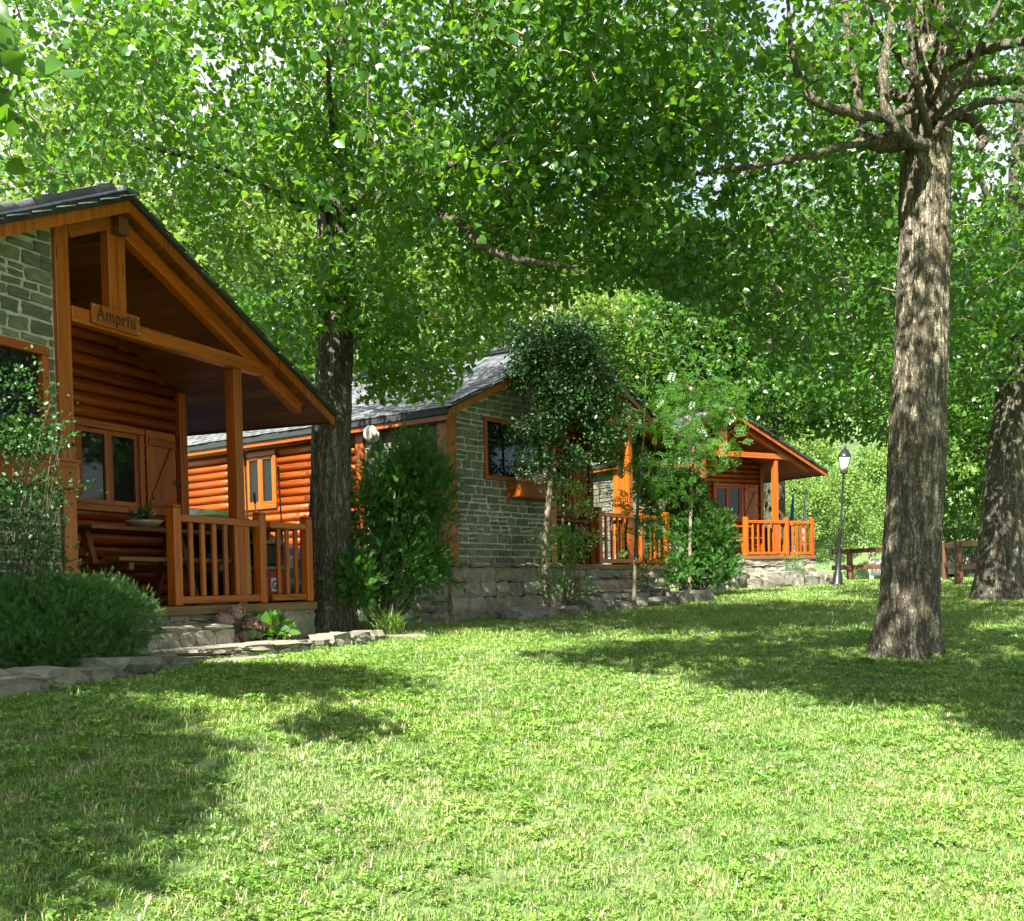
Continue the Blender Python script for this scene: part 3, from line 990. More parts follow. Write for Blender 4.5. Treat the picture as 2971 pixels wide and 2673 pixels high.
# keep pure quads: tip as two thin quads
POP_V = np.vstack([POP_V, [[.78, .16, .03], [.78, -.16, .03]]])
POP_F = np.array([[0, 3, 2, 1], [0, 6, 5, 3], [3, 4, 7, 2], [3, 5, 8, 4]])
OVAL_V = np.array([[0, 0, 0], [.45, .26, .05], [1, 0, 0], [.45, -.26, .05]], float)
OVAL_F = np.array([[0, 3, 2, 1]])
HOL_V = np.array([[0, 0, 0], [.2, .20, .06], [.4, .34, .10], [.5, 0, 0], [.75, .24, .05], [1, 0, -.05], [.75, -.24, .05], [.4, -.34, .10], [.2, -.20, .06]], float)
HOL_F = np.array([[0, 3, 2, 1], [3, 5, 4, 2], [0, 8, 7, 3], [3, 7, 6, 5]])
def pinnate():
    V = []; F = []
    for i in range(4):
        x = .14 + i * .21
        for s in (1, -1):
            b = len(V)
            V += [[x, 0, 0], [x + .16, s * .14, .0], [x + .20, s * .40, -.05], [x + .02, s * .24, 0]]
            F.append([b, b + 1, b + 2, b + 3] if s > 0 else [b, b + 3, b + 2, b + 1])
    b = len(V)
    V += [[.96, 0, 0], [1.06, .05, 0], [1.25, 0, -.05], [1.06, -.05, 0]]
    F.append([b, b + 3, b + 2, b + 1])
    return np.array(V, float), np.array(F)
PIN_V, PIN_F = pinnate()
def spray(n=7, w=.035, seed=0):
    """flat conifer spray: a midrib with side shoots"""
    r = np.random.default_rng(seed)
    V = []; F = []
    def strip(p, d, L, ww):
        d = d / np.linalg.norm(d); s = np.cross(d, [0, 0, 1]); s /= np.linalg.norm(s) + 1e-9
        b = len(V)
        V.extend([p - s * ww * .4, p + s * ww * .4, p + d * L * .6 + s * ww, p + d * L, p + d * L * .6 - s * ww])
        F.append([b, b + 1, b + 2, b + 4]); F.append([b + 4, b + 2, b + 3, b + 3])
    for i in range(n):
        x = .05 + i * .85 / n
        for s in (1, -1):
            strip(np.array([x, 0, 0.]), np.array([.75, s * .6, r.uniform(-.25, .25)]), .38 * (1.05 - x * .7), w)
    strip(np.array([0, 0, 0.]), np.array([1, 0, 0.]), 1.0, w * .9)
    F = [f if f[2] != f[3] else [f[0], f[1], f[2], f[2]] for f in F]
    return np.array(V), np.array(F)
def tri_fix(V, F):
    """turn quads into triangles dropping degenerate ones"""
    T = []
    for f in F:
        T.append([f[0], f[1], f[2]])
        if f[3] != f[2]: T.append([f[0], f[2], f[3]])
    return V, np.array(T)
SPR_V, SPR_F = tri_fix(*spray(5, .045, 1))
SPN_V, SPN_F = tri_fix(*spray(4, .028, 2))

def frames(d, rng, nbias=None):
    """tip direction d (n,3) -> orthonormal frame with random roll; nbias pulls the leaf normal"""
    n = len(d)
    r = rng.normal(size=(n, 3))
    if nbias is not None: r = r + nbias
    d = unit(d)
    nn = unit(r - (r * d).sum(1, keepdims=True) * d)
    s = np.cross(nn, d)
    return d, s, nn

def scatter_mesh(name, TV, TF, P, D, size, rng, mat, nbias=None, smooth=False):
    d, s, nn = frames(D, rng, nbias)
    size = np.asarray(size).reshape(-1, 1, 1)
    V = (TV[None, :, 0:1] * d[:, None] + TV[None, :, 1:2] * s[:, None] + TV[None, :, 2:3] * nn[:, None]) * size + P[:, None]
    k = len(TV)
    F = TF[None] + (np.arange(len(P)) * k)[:, None, None]
    return mesh_np(name, V.reshape(-1, 3), F.reshape(-1, TF.shape[1]), [mat], smooth=smooth)

def tube_arrays(pts, rad, sides):
    P = np.asarray(pts, float); n = len(P)
    T = np.gradient(P, axis=0); T = unit(T)
    ref = np.array([0, 0, 1.]) if abs(T[0][2]) < .9 else np.array([1., 0, 0])
    u = np.cross(T[0], ref); u /= np.linalg.norm(u)
    V = []
    ang = np.linspace(0, 2 * np.pi, sides, endpoint=False)
    for i in range(n):
        u = u - (u @ T[i]) * T[i]; u /= np.linalg.norm(u) + 1e-9
        v = np.cross(T[i], u)
        V.append(P[i] + rad[i] * (np.cos(ang)[:, None] * u + np.sin(ang)[:, None] * v))
    V = np.concatenate(V)
    F = []
    for i in range(n - 1):
        a = i * sides + np.arange(sides); b = i * sides + (np.arange(sides) + 1) % sides
        F.append(np.stack([a, b, b + sides, a + sides], -1))
    return V, np.concatenate(F)

def smooth_path(pts, n):
    P = np.asarray(pts, float)
    if len(P) < 3: 
        t = np.linspace(0, 1, n)[:, None]; return P[0] * (1 - t) + P[-1] * t
    t = np.linspace(0, len(P) - 1, n)
    out = []
    for x in t:
        i = min(int(x), len(P) - 2); f = x - i
        p0 = P[max(i - 1, 0)]; p1 = P[i]; p2 = P[i + 1]; p3 = P[min(i + 2, len(P) - 1)]
        out.append(.5 * ((2 * p1) + (-p0 + p2) * f + (2 * p0 - 5 * p1 + 4 * p2 - p3) * f * f + (-p0 + 3 * p1 - 3 * p2 + p3) * f ** 3))
    return np.array(out)

def trunk_mesh(name, pts, rads, mat, sides=64, rings=120, ridge=.02, flare=True, seed=0):
    P = smooth_path(pts, rings)
    r = np.interp(np.linspace(0, 1, rings), np.linspace(0, 1, len(rads)), rads)
    V, F = tube_arrays(P, r, sides)
    C = np.repeat(P, sides, axis=0); R = np.repeat(r, sides)
    d = unit(V - C)
    ang = np.tile(np.linspace(0, 2 * np.pi, sides, endpoint=False), rings)
    disp = np.zeros(len(V))
    z0 = P[0][2]
    for i in range(len(V)):
        q = Vector((math.cos(ang[i]) * 4.2 * R[i] / .25, math.sin(ang[i]) * 4.2 * R[i] / .25, V[i][2] * 1.5 + seed))
        a = mnoise.noise(q * 1.0)
        q2 = Vector((math.cos(ang[i]) * 11 * R[i] / .25, math.sin(ang[i]) * 11 * R[i] / .25, V[i][2] * 2.6 + seed + 9))
        b = 1 - abs(mnoise.noise(q2)) * 2.2
        q3 = Vector((math.cos(ang[i]) * 24 * R[i] / .25, math.sin(ang[i]) * 24 * R[i] / .25, V[i][2] * 12 + seed))
        c = mnoise.noise(q3)
        e = a * 1.1 + b * .75 + c * .4
        if flare:
            h = max(0, V[i][2] - z0 - .2)
            fl = math.exp(-h * 3.6) * (0.9 + 1.1 * mnoise.noise(Vector((math.cos(ang[i]) * 1.6, math.sin(ang[i]) * 1.6, seed))))
            disp[i] = e * ridge + fl * R[i] * .42
        else: disp[i] = e * ridge
    V = V + d * disp[:, None]
    return mesh_np(name, V, F, [mat], smooth=True)

def ellipsoid_pts(rng, n, c, r, shell=.35):
    v = unit(rng.normal(size=(n, 3)))
    q = rng.uniform(shell ** 3, 1, n) ** (1 / 3)
    return np.array(c) + v * q[:, None] * np.array(r)

# underside of the near canopy in the photograph (pixels), used to prune twigs hanging too low
UND = np.array([(-400, 640), (0, 590), (360, 520), (620, 760), (800, 1010), (930, 1120), (1060, 1170), (1290, 1165), (1380, 1060), (1480, 960), (1560, 900), (1830, 830), (2130, 940), (2350, 1180), (2480, 1230), (2560, 1200), (2971, 1120), (3400, 1100)], float)
def prune(P, extra=None, keep_trunk=True):
    x, y, d = project(P)
    lim = np.interp(x, UND[:, 0], UND[:, 1])
    ok = (y < lim) | (d < .5)
    # never in front of the big right trunk below its head, nor in front of the near cabin
    if keep_trunk:
        ok &= ~((x > 2560) & (x < 2790) & (y > 360) & (d < 10.6))
        ok &= ~((x > 925) & (x < 1035) & (y > 960) & (d < 13.6))
    return ok

def build_tree(name, base, trunk_pts, trunk_r, limbs, crowns, ntw, leaves_per, leaf_size, mats, label, group=None, seed=1,
               tmpl=(POP_V, POP_F), twig_r=.0042, spread=.235, pruning=True, trunk_detail=(64, 120, .02), shoots=0,
               single_leaves=0, droop=.5, cat='tree', upbias=.25, hang=-.35, nbias=None, twig_sides=3):
    """trunk > limb..., twigs (stuff), crown (stuff) under one Empty at the foot"""
    rng = np.random.default_rng(seed)
    base = np.array(base, float)
    T = empty(name, tuple(base), 0, label, cat, group)
    tp = np.array([np.array(p[:3]) for p in trunk_pts]) - base
    tp[0] = tp[0] + (tp[0] - tp[1]) / np.linalg.norm(tp[0] - tp[1]) * .22
    tm = trunk_mesh('trunk', tp, trunk_r, mats[0], trunk_detail[0], trunk_detail[1], trunk_detail[2], True, seed)
    link('trunk', tm, None, T)
    nodes = list(smooth_path(tp, 40)[14:]); 
    par = [-1] + list(range(len(nodes) - 1))
    ntr = len(nodes)
    for L in limbs:
        lp = np.array([np.array(p[:3]) for p in L[0]]) - base
        P = smooth_path(lp, 48)
        r = np.interp(np.linspace(0, 1, 48), np.linspace(0, 1, len(L[1])), L[1]) * (1 + .10 * np.sin(np.arange(48) * .9 + rng.uniform(0, 6)) * rng.uniform(.4, 1, 48))
        P = P + rng.normal(size=P.shape) * (r * .10)[:, None]
        V, F = tube_arrays(P, r * .92, 14)
        V = V + unit(V - np.repeat(P, 14, 0)) * (rng.normal(size=(len(V), 1)) * .07 * np.repeat(r, 14)[:, None])
        link('limb', mesh_np('limb', V, F, [M['limb']], smooth=True), None, T)
        P = P[::3]
        st = len(nodes)
        nodes += list(P[2:]); par += [0] + list(range(st, st + len(P) - 3))
    for _ in range(shoots):
        h = rng.uniform(.45, .8)
        s = tp[-1] * h + tp[0] * (1 - h); i = int(h * (len(nodes[:ntr]) - 1)); s = nodes[i]
        a = rng.uniform(0, 2 * np.pi); o = rng.uniform(.25, 1.3); up = rng.uniform(1.6, 3.6)
        P = smooth_path([s, s + np.array([math.cos(a) * o * .5, math.sin(a) * o * .5, up * .3]), s + np.array([math.cos(a) * o, math.sin(a) * o, up])], 10)
        V, F = tube_arrays(P, np.linspace(rng.uniform(.009, .02), .004, 10), 6)
        link('shoot', mesh_np('shoot', V, F, [mats[1]], smooth=True), None, T)
        st = len(nodes); nodes += list(P[2:]); par += [i] + list(range(st, st + len(P) - 3))
    # twig targets
    tg = []
    tot = sum(c[2] for c in crowns)
    for c, r, wgt in crowns:
        tg.append(ellipsoid_pts(rng, int(ntw * wgt / tot), np.array(c) - base, r))
    tg = np.concatenate(tg)
    if pruning: tg = tg[prune(tg + base)]
    nn = np.zeros((len(nodes) + len(tg) * 4, 3)); nn[:len(nodes)] = np.array(nodes); cnt = len(nodes)
    d0 = np.min(np.linalg.norm(tg[:, None] - nn[None, :cnt], axis=2), axis=1)
    tg = tg[np.argsort(d0)]
    segs = []
    LP = []; LD = []
    for t in tg:
        dd = np.linalg.norm(nn[:cnt] - t, axis=1)
        # prefer to leave the parent upwards
        dd = dd + np.maximum(0, nn[:cnt, 2] - t[2]) * .5
        j = int(np.argmin(dd)); p = nn[j]
        L = np.linalg.norm(t - p)
        c1 = p + (t - p) * .35 + np.array([0, 0, upbias * L * .3]) + rng.normal(size=3) * .05 * L
        c2 = p + (t - p) * .72 + np.array([0, 0, upbias * L * .35]) + rng.normal(size=3) * .05 * L
        q = [p, c1, c2, t]
        segs.append((q, min(.02, twig_r * (1 + L * 2.2)), twig_r * .6))
        nn[cnt] = c1; nn[cnt + 1] = c2; nn[cnt + 2] = t; cnt += 3
        m = leaves_per
        f = rng.uniform(.25, 1.12, m)[:, None]
        pp = p * (1 - f) + t * f + np.array([0, 0, upbias * L * .3]) * (f * (1 - f) * 4) + rng.normal(size=(m, 3)) * spread * .55
        LP.append(pp)
        out = unit(t - p + 1e-6)
        dv = rng.normal(size=(m, 3)) * .8 + out * .5 + np.array([0, 0, hang])
        LD.append(dv)
    V = []; F = []; b = 0
    for q, r0, r1 in segs:
        v, f = tube_arrays(q, [r0, (r0 * 2 + r1) / 3, (r0 + 2 * r1) / 3, r1], twig_sides)
        V.append(v); F.append(f + b); b += len(v)
    tag(link('twigs', mesh_np('twigs', np.concatenate(V), np.concatenate(F), [mats[1]], smooth=True), None, T), kind='stuff')
    LP = np.concatenate(LP); LD = np.concatenate(LD)
    if pruning:
        k = prune(LP + base); LP = LP[k]; LD = LD[k]
    size = leaf_size * rng.uniform(.5, 1.3, len(LP))
    if single_leaves:
        x, y, d = project(LP + base)
        vis = (x > 0) & (x < W_PX) & (y > 0) & (d > 2)
        order = np.argsort(np.where(vis, d, 1e6))[:single_leaves]
        d3, s3, n3 = frames(LD[order], rng)
        one = mesh_np('leaf', POP_V, POP_F, [mats[2]])
        for k, i in enumerate(order):
            o = link('leaf', one, None, T)
            mm = np.eye(4); mm[:3, 0] = d3[k] * size[i]; mm[:3, 1] = s3[k] * size[i]; mm[:3, 2] = n3[k] * size[i]; mm[:3, 3] = LP[i]
            o.matrix_local = Matrix(mm.tolist())
        msk = np.ones(len(LP), bool); msk[order] = False
        LP = LP[msk]; LD = LD[msk]; size = size[msk]
    me = scatter_mesh('crown', tmpl[0], tmpl[1], LP, LD, size, rng, mats[2], nbias)
    tag(link('crown', me, None, T), kind='stuff')
    return T

def A(px, py, d): return tuple(at(px, py, d))
# ---------------------------------------------------------------- the big trees
D1 = 13.4
t1 = build_tree('poplar_tree', (at(965, 1845, D1).x, D1, gz(0, D1) - .05),
    [A(963, 1850, D1), A(958, 1600, D1), A(962, 1250, D1), A(975, 900, D1), A(975, 640, D1), A(988, 430, D1 + .1), A(1000, 200, D1 + .1), A(1012, -80, D1), A(1030, -400, D1)],
    [.25, .235, .22, .205, .20, .13, .10, .08, .05],
    [([A(985, 600, D1), A(880, 585, D1 - .6), A(760, 540, D1 - 1.2), A(600, 470, D1 - 1.9), A(420, 430, D1 - 2.6)], [.09, .06, .035, .015]),
     ([A(980, 590, D1), A(830, 520, D1 + .8), A(700, 400, D1 + 1.3), A(560, 250, D1 + 1.6)], [.08, .05, .03, .012]),
     ([A(990, 600, D1), A(1090, 585, D1 - .8), A(1210, 520, D1 - 1.8), A(1380, 450, D1 - 3), A(1520, 340, D1 - 4)], [.085, .06, .035, .012]),
     ([A(985, 560, D1), A(1150, 600, D1 - 1.2), A(1310, 635, D1 - 2.2), A(1400, 710, D1 - 2.8), A(1500, 752, D1 - 3.1), A(1680, 775, D1 - 3.4)], [.08, .06, .05, .04, .01]),
     ([A(985, 560, D1), A(980, 470, D1 - 1.5), A(960, 330, D1 - 3), A(950, 120, D1 - 4.2)], [.07, .05, .03, .012]),
     ([A(990, 560, D1), A(1040, 520, D1 + 1.5), A(1130, 430, D1 + 2.6), A(1200, 260, D1 + 3.4)], [.07, .05, .03, .012]),
     ([A(975, 1010, D1), A(1060, 980, D1 - .4), A(1150, 1010, D1 - .9), A(1260, 1080, D1 - 1.2)], [.03, .02, .012, .006]),
     ([A(985, 520, D1), A(960, 300, D1 - .2), A(880, 60, D1 - .4), A(820, -150, D1 - .5)], [.06, .04, .025, .01]),
     ([A(995, 480, D1), A(1050, 280, D1 - .3), A(1120, 40, D1 - .5), A(1180, -200, D1)], [.06, .04, .025, .01])],
    [((-1.9, 12.3, 7.2), (4.0, 3.5, 2.3), 4.4), ((-4.2, 10.7, 6.1), (3.0, 1.9, 1.7), 1.8), ((-.3, 10.2, 6.5), (2.3, 2.5, 1.9), 2.4), ((-.9, 13.4, 4.6), (1.5, 1.6, 1.5), 1.0), ((-2.1, 12.8, 4.4), (1.1, .7, .9), .6),
     ((-1.9, 13.7, 4.0), (2.2, 1.2, 1.8), 1.0), ((.7, 11.3, 5.3), (2.0, 1.8, 1.0), 1.0)],
    1950, 26, .083, (M['barkdark'], M['twig'], M['poplar']), 'pollarded poplar with ridged dark trunk standing between the nearest and middle cabins', 'poplars on the lawn', 3,
    shoots=30, single_leaves=300)

D2 = 10.36
t2 = build_tree('poplar_tree', (at(2625, 1900, D2).x, D2, gz(0, D2) - .05),
    [A(2628, 1900, D2), A(2640, 1700, D2), A(2662, 1300, D2), A(2678, 800, D2), A(2690, 430, D2), A(2700, 240, D2), A(2712, 80, D2), A(2722, -120, D2), A(2730, -420, D2)],
    [.255, .245, .238, .215, .205, .175, .13, .09, .05],
    [([A(2640, 405, D2 - .1), A(2560, 415, D2 - .3), A(2500, 395, D2 - .4)], [.10, .085, .07]),
     ([A(2520, 405, D2 - .4), A(2450, 425, D2 - .5), A(2340, 452, D2 - .7), A(2200, 480, D2 - .6), A(2020, 505, D2 - .2), A(1800, 520, D2)], [.04, .035, .03, .02, .008]),
     ([A(2660, 300, D2 - .2), A(2580, 338, D2 - .5), A(2460, 325, D2 - .7), A(2350, 278, D2 - .8), A(2300, 150, D2 - .7), A(2285, -20, D2 - .6)], [.05, .05, .045, .03, .015]),
     ([A(2690, 425, D2 - .3), A(2625, 395, D2 - .5), A(2575, 330, D2 - .6), A(2565, 200, D2 - .6), A(2585, 60, D2 - .5), A(2600, -120, D2 - .4)], [.06, .055, .05, .035, .02]),
     ([A(2505, 380, D2 - .3), A(2485, 270, D2 - .2), A(2465, 130, D2 - .1), A(2440, -60, D2)], [.045, .04, .032, .02]),
     ([A(2720, 200, D2), A(2800, 165, D2 - .3), A(2870, 140, D2 - .6), A(3000, 115, D2 - 1)], [.075, .06, .05, .03]),
     ([A(2720, 270, D2), A(2840, 235, D2 + .3), A(3000, 235, D2 + .4)], [.07, .055, .04]),
     ([A(2730, 330, D2), A(2810, 340, D2 - .2), A(2855, 400, D2 - .3), A(2835, 440, D2 - .3)], [.05, .05, .045, .03]),
     ([A(2695, 380, D2 - .2), A(2660, 250, D2 - .6), A(2640, 100, D2 - .7), A(2610, -80, D2 - .7)], [.045, .036, .028, .016]),
     ([A(2705, 350, D2 - .2), A(2790, 250, D2 - .5), A(2850, 120, D2 - .6), A(2930, -60, D2 - .6)], [.045, .036, .028, .014]),
     ([A(2700, 400, D2 - .2), A(2770, 330, D2 - .3), A(2900, 290, D2 - .3), A(3010, 300, D2 - .2)], [.045, .04, .032, .02]),
     ([A(2690, 300, D2), A(2620, 180, D2 - .1), A(2530, 60, D2), A(2500, -80, D2)], [.04, .03, .022, .012]),
     ([A(2710, 150, D2), A(2690, 20, D2 - .2), A(2700, -120, D2 - .2)], [.05, .04, .02]),
     ([A(2715, 200, D2), A(2780, 90, D2), A(2830, -60, D2 + .1)], [.05, .036, .02]),
     ([A(2700, 180, D2 - .2), A(2740, 60, D2 - .5), A(2790, -80, D2 - .6)], [.04, .03, .02]),
     ([A(2700, 250, D2 - .2), A(2650, 100, D2 - .6), A(2660, -80, D2 - .8)], [.035, .028, .02]),
     ([A(2700, 300, D2 - .2), A(2740, 220, D2 - .5), A(2770, 50, D2 - .8), A(2820, -80, D2 - .9)], [.035, .03, .022, .015]),
     ([A(2690, 300, D2 + .2), A(2450, 250, D2 + 1.4), A(2200, 200, D2 + 2.4), A(2000, 180, D2 + 3)], [.06, .045, .03, .012]),
     ([A(2700, 260, D2 + .2), A(2850, 150, D2 + 2), A(2950, 60, D2 + 3)], [.06, .045, .02])],
    [((2.9, 9.7, 6.7), (3.6, 3.2, 1.9), 3.2), ((1.0, 10.2, 6.3), (1.7, 2.4, 1.4), 1.6), ((2.2, 12.2, 5.6), (2.6, 1.8, 1.9), 2.2), ((5.6, 11.8, 5.8), (2.4, 2.6, 2.5), 1.8), ((2.3, 11.8, 4.2), (1.7, 1.2, 1.0), .7)],
    1350, 26, .083, (M['bark'], M['twig'], M['poplar2']), 'large pollarded poplar with pale fissured trunk rising from the lawn at right', 'poplars on the lawn', 5,
    shoots=40, single_leaves=300, trunk_detail=(150, 360, .021))

D3 = 17.7
t3 = build_tree('poplar_tree', (at(2905, 1735, D3).x, D3, gz(0, D3) - .05),
    [A(2903, 1738, D3), A(2905, 1600, D3), A(2925, 1350, D3), A(2945, 1150, D3), A(2960, 900, D3), A(2970, 500, D3), A(2985, 0, D3)],
    [.37, .335, .31, .28, .25, .2, .12],
    [([A(2950, 900, D3), A(2850, 850, D3 - .4), A(2760, 880, D3 - .8)], [.05, .03, .01]),
     ([A(2960, 800, D3), A(2880, 600, D3 - .4), A(2780, 400, D3 - .8)], [.09, .06, .02])],
    [((8.0, 17.5, 8.0), (4.5, 4, 3.6), 3), ((6.6, 16.8, 5.2), (2.6, 2.2, 1.6), 1.3)],
    1700, 17, .10, (M['barkdark'], M['twig'], M['poplar2']), 'poplar with dark trunk at the right edge before the wooden fence', 'poplars on the lawn', 8)

D4 = 32.
t4 = build_tree('poplar_tree', (at(2250, 1690, D4).x, D4, gz(0, D4) - .3),
    [A(2250, 1700, D4), A(2249, 1500, D4), A(2248, 1300, D4), A(2250, 900, D4), A(2255, 500, D4)],
    [.33, .28, .26, .2, .12], [],
    [((7.8, 31, 8.8), (5.0, 3.6, 3.2), 2), ((10.5, 30.5, 6.6), (4.6, 2.5, 1.5), 1.5)],
    1300, 17, .15, (M['barkdark'], M['twig'], M['poplar2']), 'tree with thick grey trunk behind the porch of the farthest cabin', None, 9, pruning=False, trunk_detail=(24, 30, .02))

# trees standing just outside the frame whose crowns shade the lawn
t5 = build_tree('poplar_tree', (-5.6, 1.4, gz(-5.6, 1.4) - .05), [(-5.6, 1.4, gz(-5.6, 1.4) - .05), (-5.55, 1.4, 1.5), (-5.5, 1.5, 4.5), (-5.4, 1.6, 8)], [.28, .25, .2, .08],
    [([(-5.5, 1.5, 4.4), (-4.2, 2.8, 4.7), (-2.9, 4.0, 4.4), (-2.2, 4.45, 3.7)], [.05, .03, .015, .006])],
    [((-5.2, .3, 6.2), (1.5, 2.1, 1.0), 1.7), ((-4.9, 3.3, 6.6), (1.9, .9, .7), .9), ((-2.14, 4.45, 3.5), (.17, .2, .24),   .03)], 1500, 22, .10, (M['barkdark'], M['twig'], M['poplar2']),
    'poplar just left of the view with leaves hanging in at the left edge', 'poplars on the lawn', 12, pruning=False, trunk_detail=(24, 30, .02))
t6 = build_tree('poplar_tree', (5.0, 2.4, gz(5.0, 2.4) - .05), [(5.0, 2.4, gz(5.0, 2.4) - .05), (5.0, 2.4, 1.5), (4.9, 2.5, 4.5), (4.7, 2.6, 8.4)], [.28, .25, .2, .08],
    [([(4.9, 2.5, 5.4), (3.4, 3.0, 6.4), (1.6, 3.8, 7.4), (-.8, 4.5, 8.0)], [.12, .09, .06, .02])],
    [((.9, 4.5, 8.0), (3.5, 1.8, 1.1), 2.2), ((1.9, 2.0, 7.4), (1.5, 1.0, .8), 1.0), ((.7, 2.9, 7.8), (1.3, .7, .6), .6), ((4.9, 3.6, 8), (1.8, 1.8, 1.3), .8)], 1500, 22, .11, (M['barkdark'], M['twig'], M['poplar2']),
    'poplar just right of the view shading the lawn', 'poplars on the lawn', 13, pruning=False, trunk_detail=(24, 30, .02))

# ash-like tree with feathery leaves behind the middle cabin, and its saplings
def pole_tree(name, x, d, h, crowns, ntw, lp, ls, mats, label, seed, group=None, tmpl=(POP_V, POP_F), r0=.12, spread=.3, cat='tree', lean=0, zb=None, pr=False, tsides=14, trings=20):
    z0 = (gz(x, d) if zb is None else zb) - .06
    return build_tree(name, (x, d, z0), [(x, d, z0), (x + lean * .3, d, z0 + h * .4), (x + lean * .8, d, z0 + h * .75), (x + lean, d, z0 + h)], [r0, r0 * .85, r0 * .6, r0 * .2], [],
                      crowns, ntw, lp, ls, mats, label, group, seed, tmpl=tmpl, spread=spread, cat=cat, pruning=pr, trunk_detail=(tsides, trings, r0 * .08), twig_r=.004)
pole_tree('ash_tree', 5.9, 34.6, 10.8, [((5.9, 34.2, 9.3), (2.0, 1.8, 3.6), 2), ((5.2, 33.9, 6.3), (2.2, 1.6, 1.8), 1.2)], 800, 7, .46, (M['barkdark'], M['stem'], M['rowan']),
          'feathery bright green ash tree rising behind the farthest cabin roof', 21, None, (PIN_V, PIN_F), .13)
sx = at(2000, 1690, 20.5).x
pole_tree('ash_sapling', sx, 20.5, 3.9, [((sx + .2, 20.4, 4.3), (1.15, .9, .7), 1.6), ((sx - .3, 20.6, 3.5), (1.0, .7, .5), 1.0), ((sx - .9, 20.6, 3.9), (.8, .6, .6), .6), ((sx + .3, 20.4, 5.0), (.8, .6, .5), .5)], 170, 9, .17, (M['twig'], M['stem'], M['poplar2']),
          'slender leafy sapling with thin grey stem before the farthest cabin', 22, None, (PIN_V, PIN_F), .035, .2, 'sapling', .15)
sx = at(1838, 1700, 17.6).x
pole_tree('ash_sapling', sx, 17.6, 3.7, [((sx + .2, 17.6, 4.1), (.6, .5, .6), 1.5), ((sx + .1, 17.6, 2.9), (.75, .5, .8), 2), ((sx + .3, 17.6, 2.2), (.6, .4, .3), 1)], 60, 8, .15, (M['stem'], M['stem'], M['poplar2']),
          'thin bare-stemmed sapling in front of the middle cabin railing', 23, None, (PIN_V, PIN_F), .028, .15, 'sapling', .25)

# holly tree before the middle cabin
hx = at(1590, 1745, 16.6).x
build_tree('holly_tree', (hx, 16.6, gz(0, 16.6) - .05), [A(1588, 1760, 16.6), A(1582, 1600, 16.6), A(1596, 1420, 16.6), A(1600, 1280, 16.6), A(1620, 1100, 16.6), A(1640, 960, 16.6)], [.055, .048, .042, .038, .03, .015],
    [([A(1600, 1280, 16.6), A(1680, 1180, 16.4), A(1740, 1080, 16.3)], [.03, .02, .01]), ([A(1600, 1250, 16.6), A(1550, 1150, 16.5), A(1530, 1050, 16.5)], [.03, .02, .01])],
    [(A(1645, 1090, 16.5), (.55, .55, .78), 2.4), (A(1545, 1010, 16.5), (.34, .4, .34), .6), (A(1735, 1190, 16.4), (.32, .35, .38), .6), (A(1570, 1240, 16.4), (.42, .3, .22), .45), (A(1700, 1000, 16.5), (.4, .4, .3), .5), (A(1510, 1090, 16.5), (.22, .3, .16), .2), (A(1790, 1110, 16.4), (.2, .3, .2), .2), (A(1640, 950, 16.5), (.3, .3, .16), .25), (A(1540, 1330, 16.4), (.28, .25, .16), .22), (A(1660, 1340, 16.4), (.25, .25, .2), .2), (A(1760, 1270, 16.4), (.22, .2, .2), .22), (A(1480, 960, 16.5), (.2, .2, .14), .12)],
    800, 22, .052, (M['twig'], M['stem'], M['holly']), 'dark glossy holly tree with pale bare stem in front of the middle cabin', None, 31, tmpl=(HOL_V, HOL_F), spread=.16, pruning=False, trunk_detail=(20, 40, .006))
sx2 = at(1640, 1745, 16.9).x
build_tree('slender_tree', (sx2, 16.9, gz(0, 16.9) - .05), [A(1638, 1760, 16.9), A(1635, 1600, 16.9), A(1633, 1400, 16.9), A(1638, 1230, 16.9)], [.03, .028, .024, .015], [],
    [(A(1640, 1430, 16.8), (.35, .3, .3), 1), (A(1610, 1570, 16.8), (.3, .3, .3), 1)], 60, 12, .05, (M['stem'], M['stem'], M['rose']), 'slender green-stemmed tree beside the holly by the middle cabin post', None, 32, tmpl=(OVAL_V, OVAL_F), spread=.12, pruning=False, trunk_detail=(10, 20, .003))

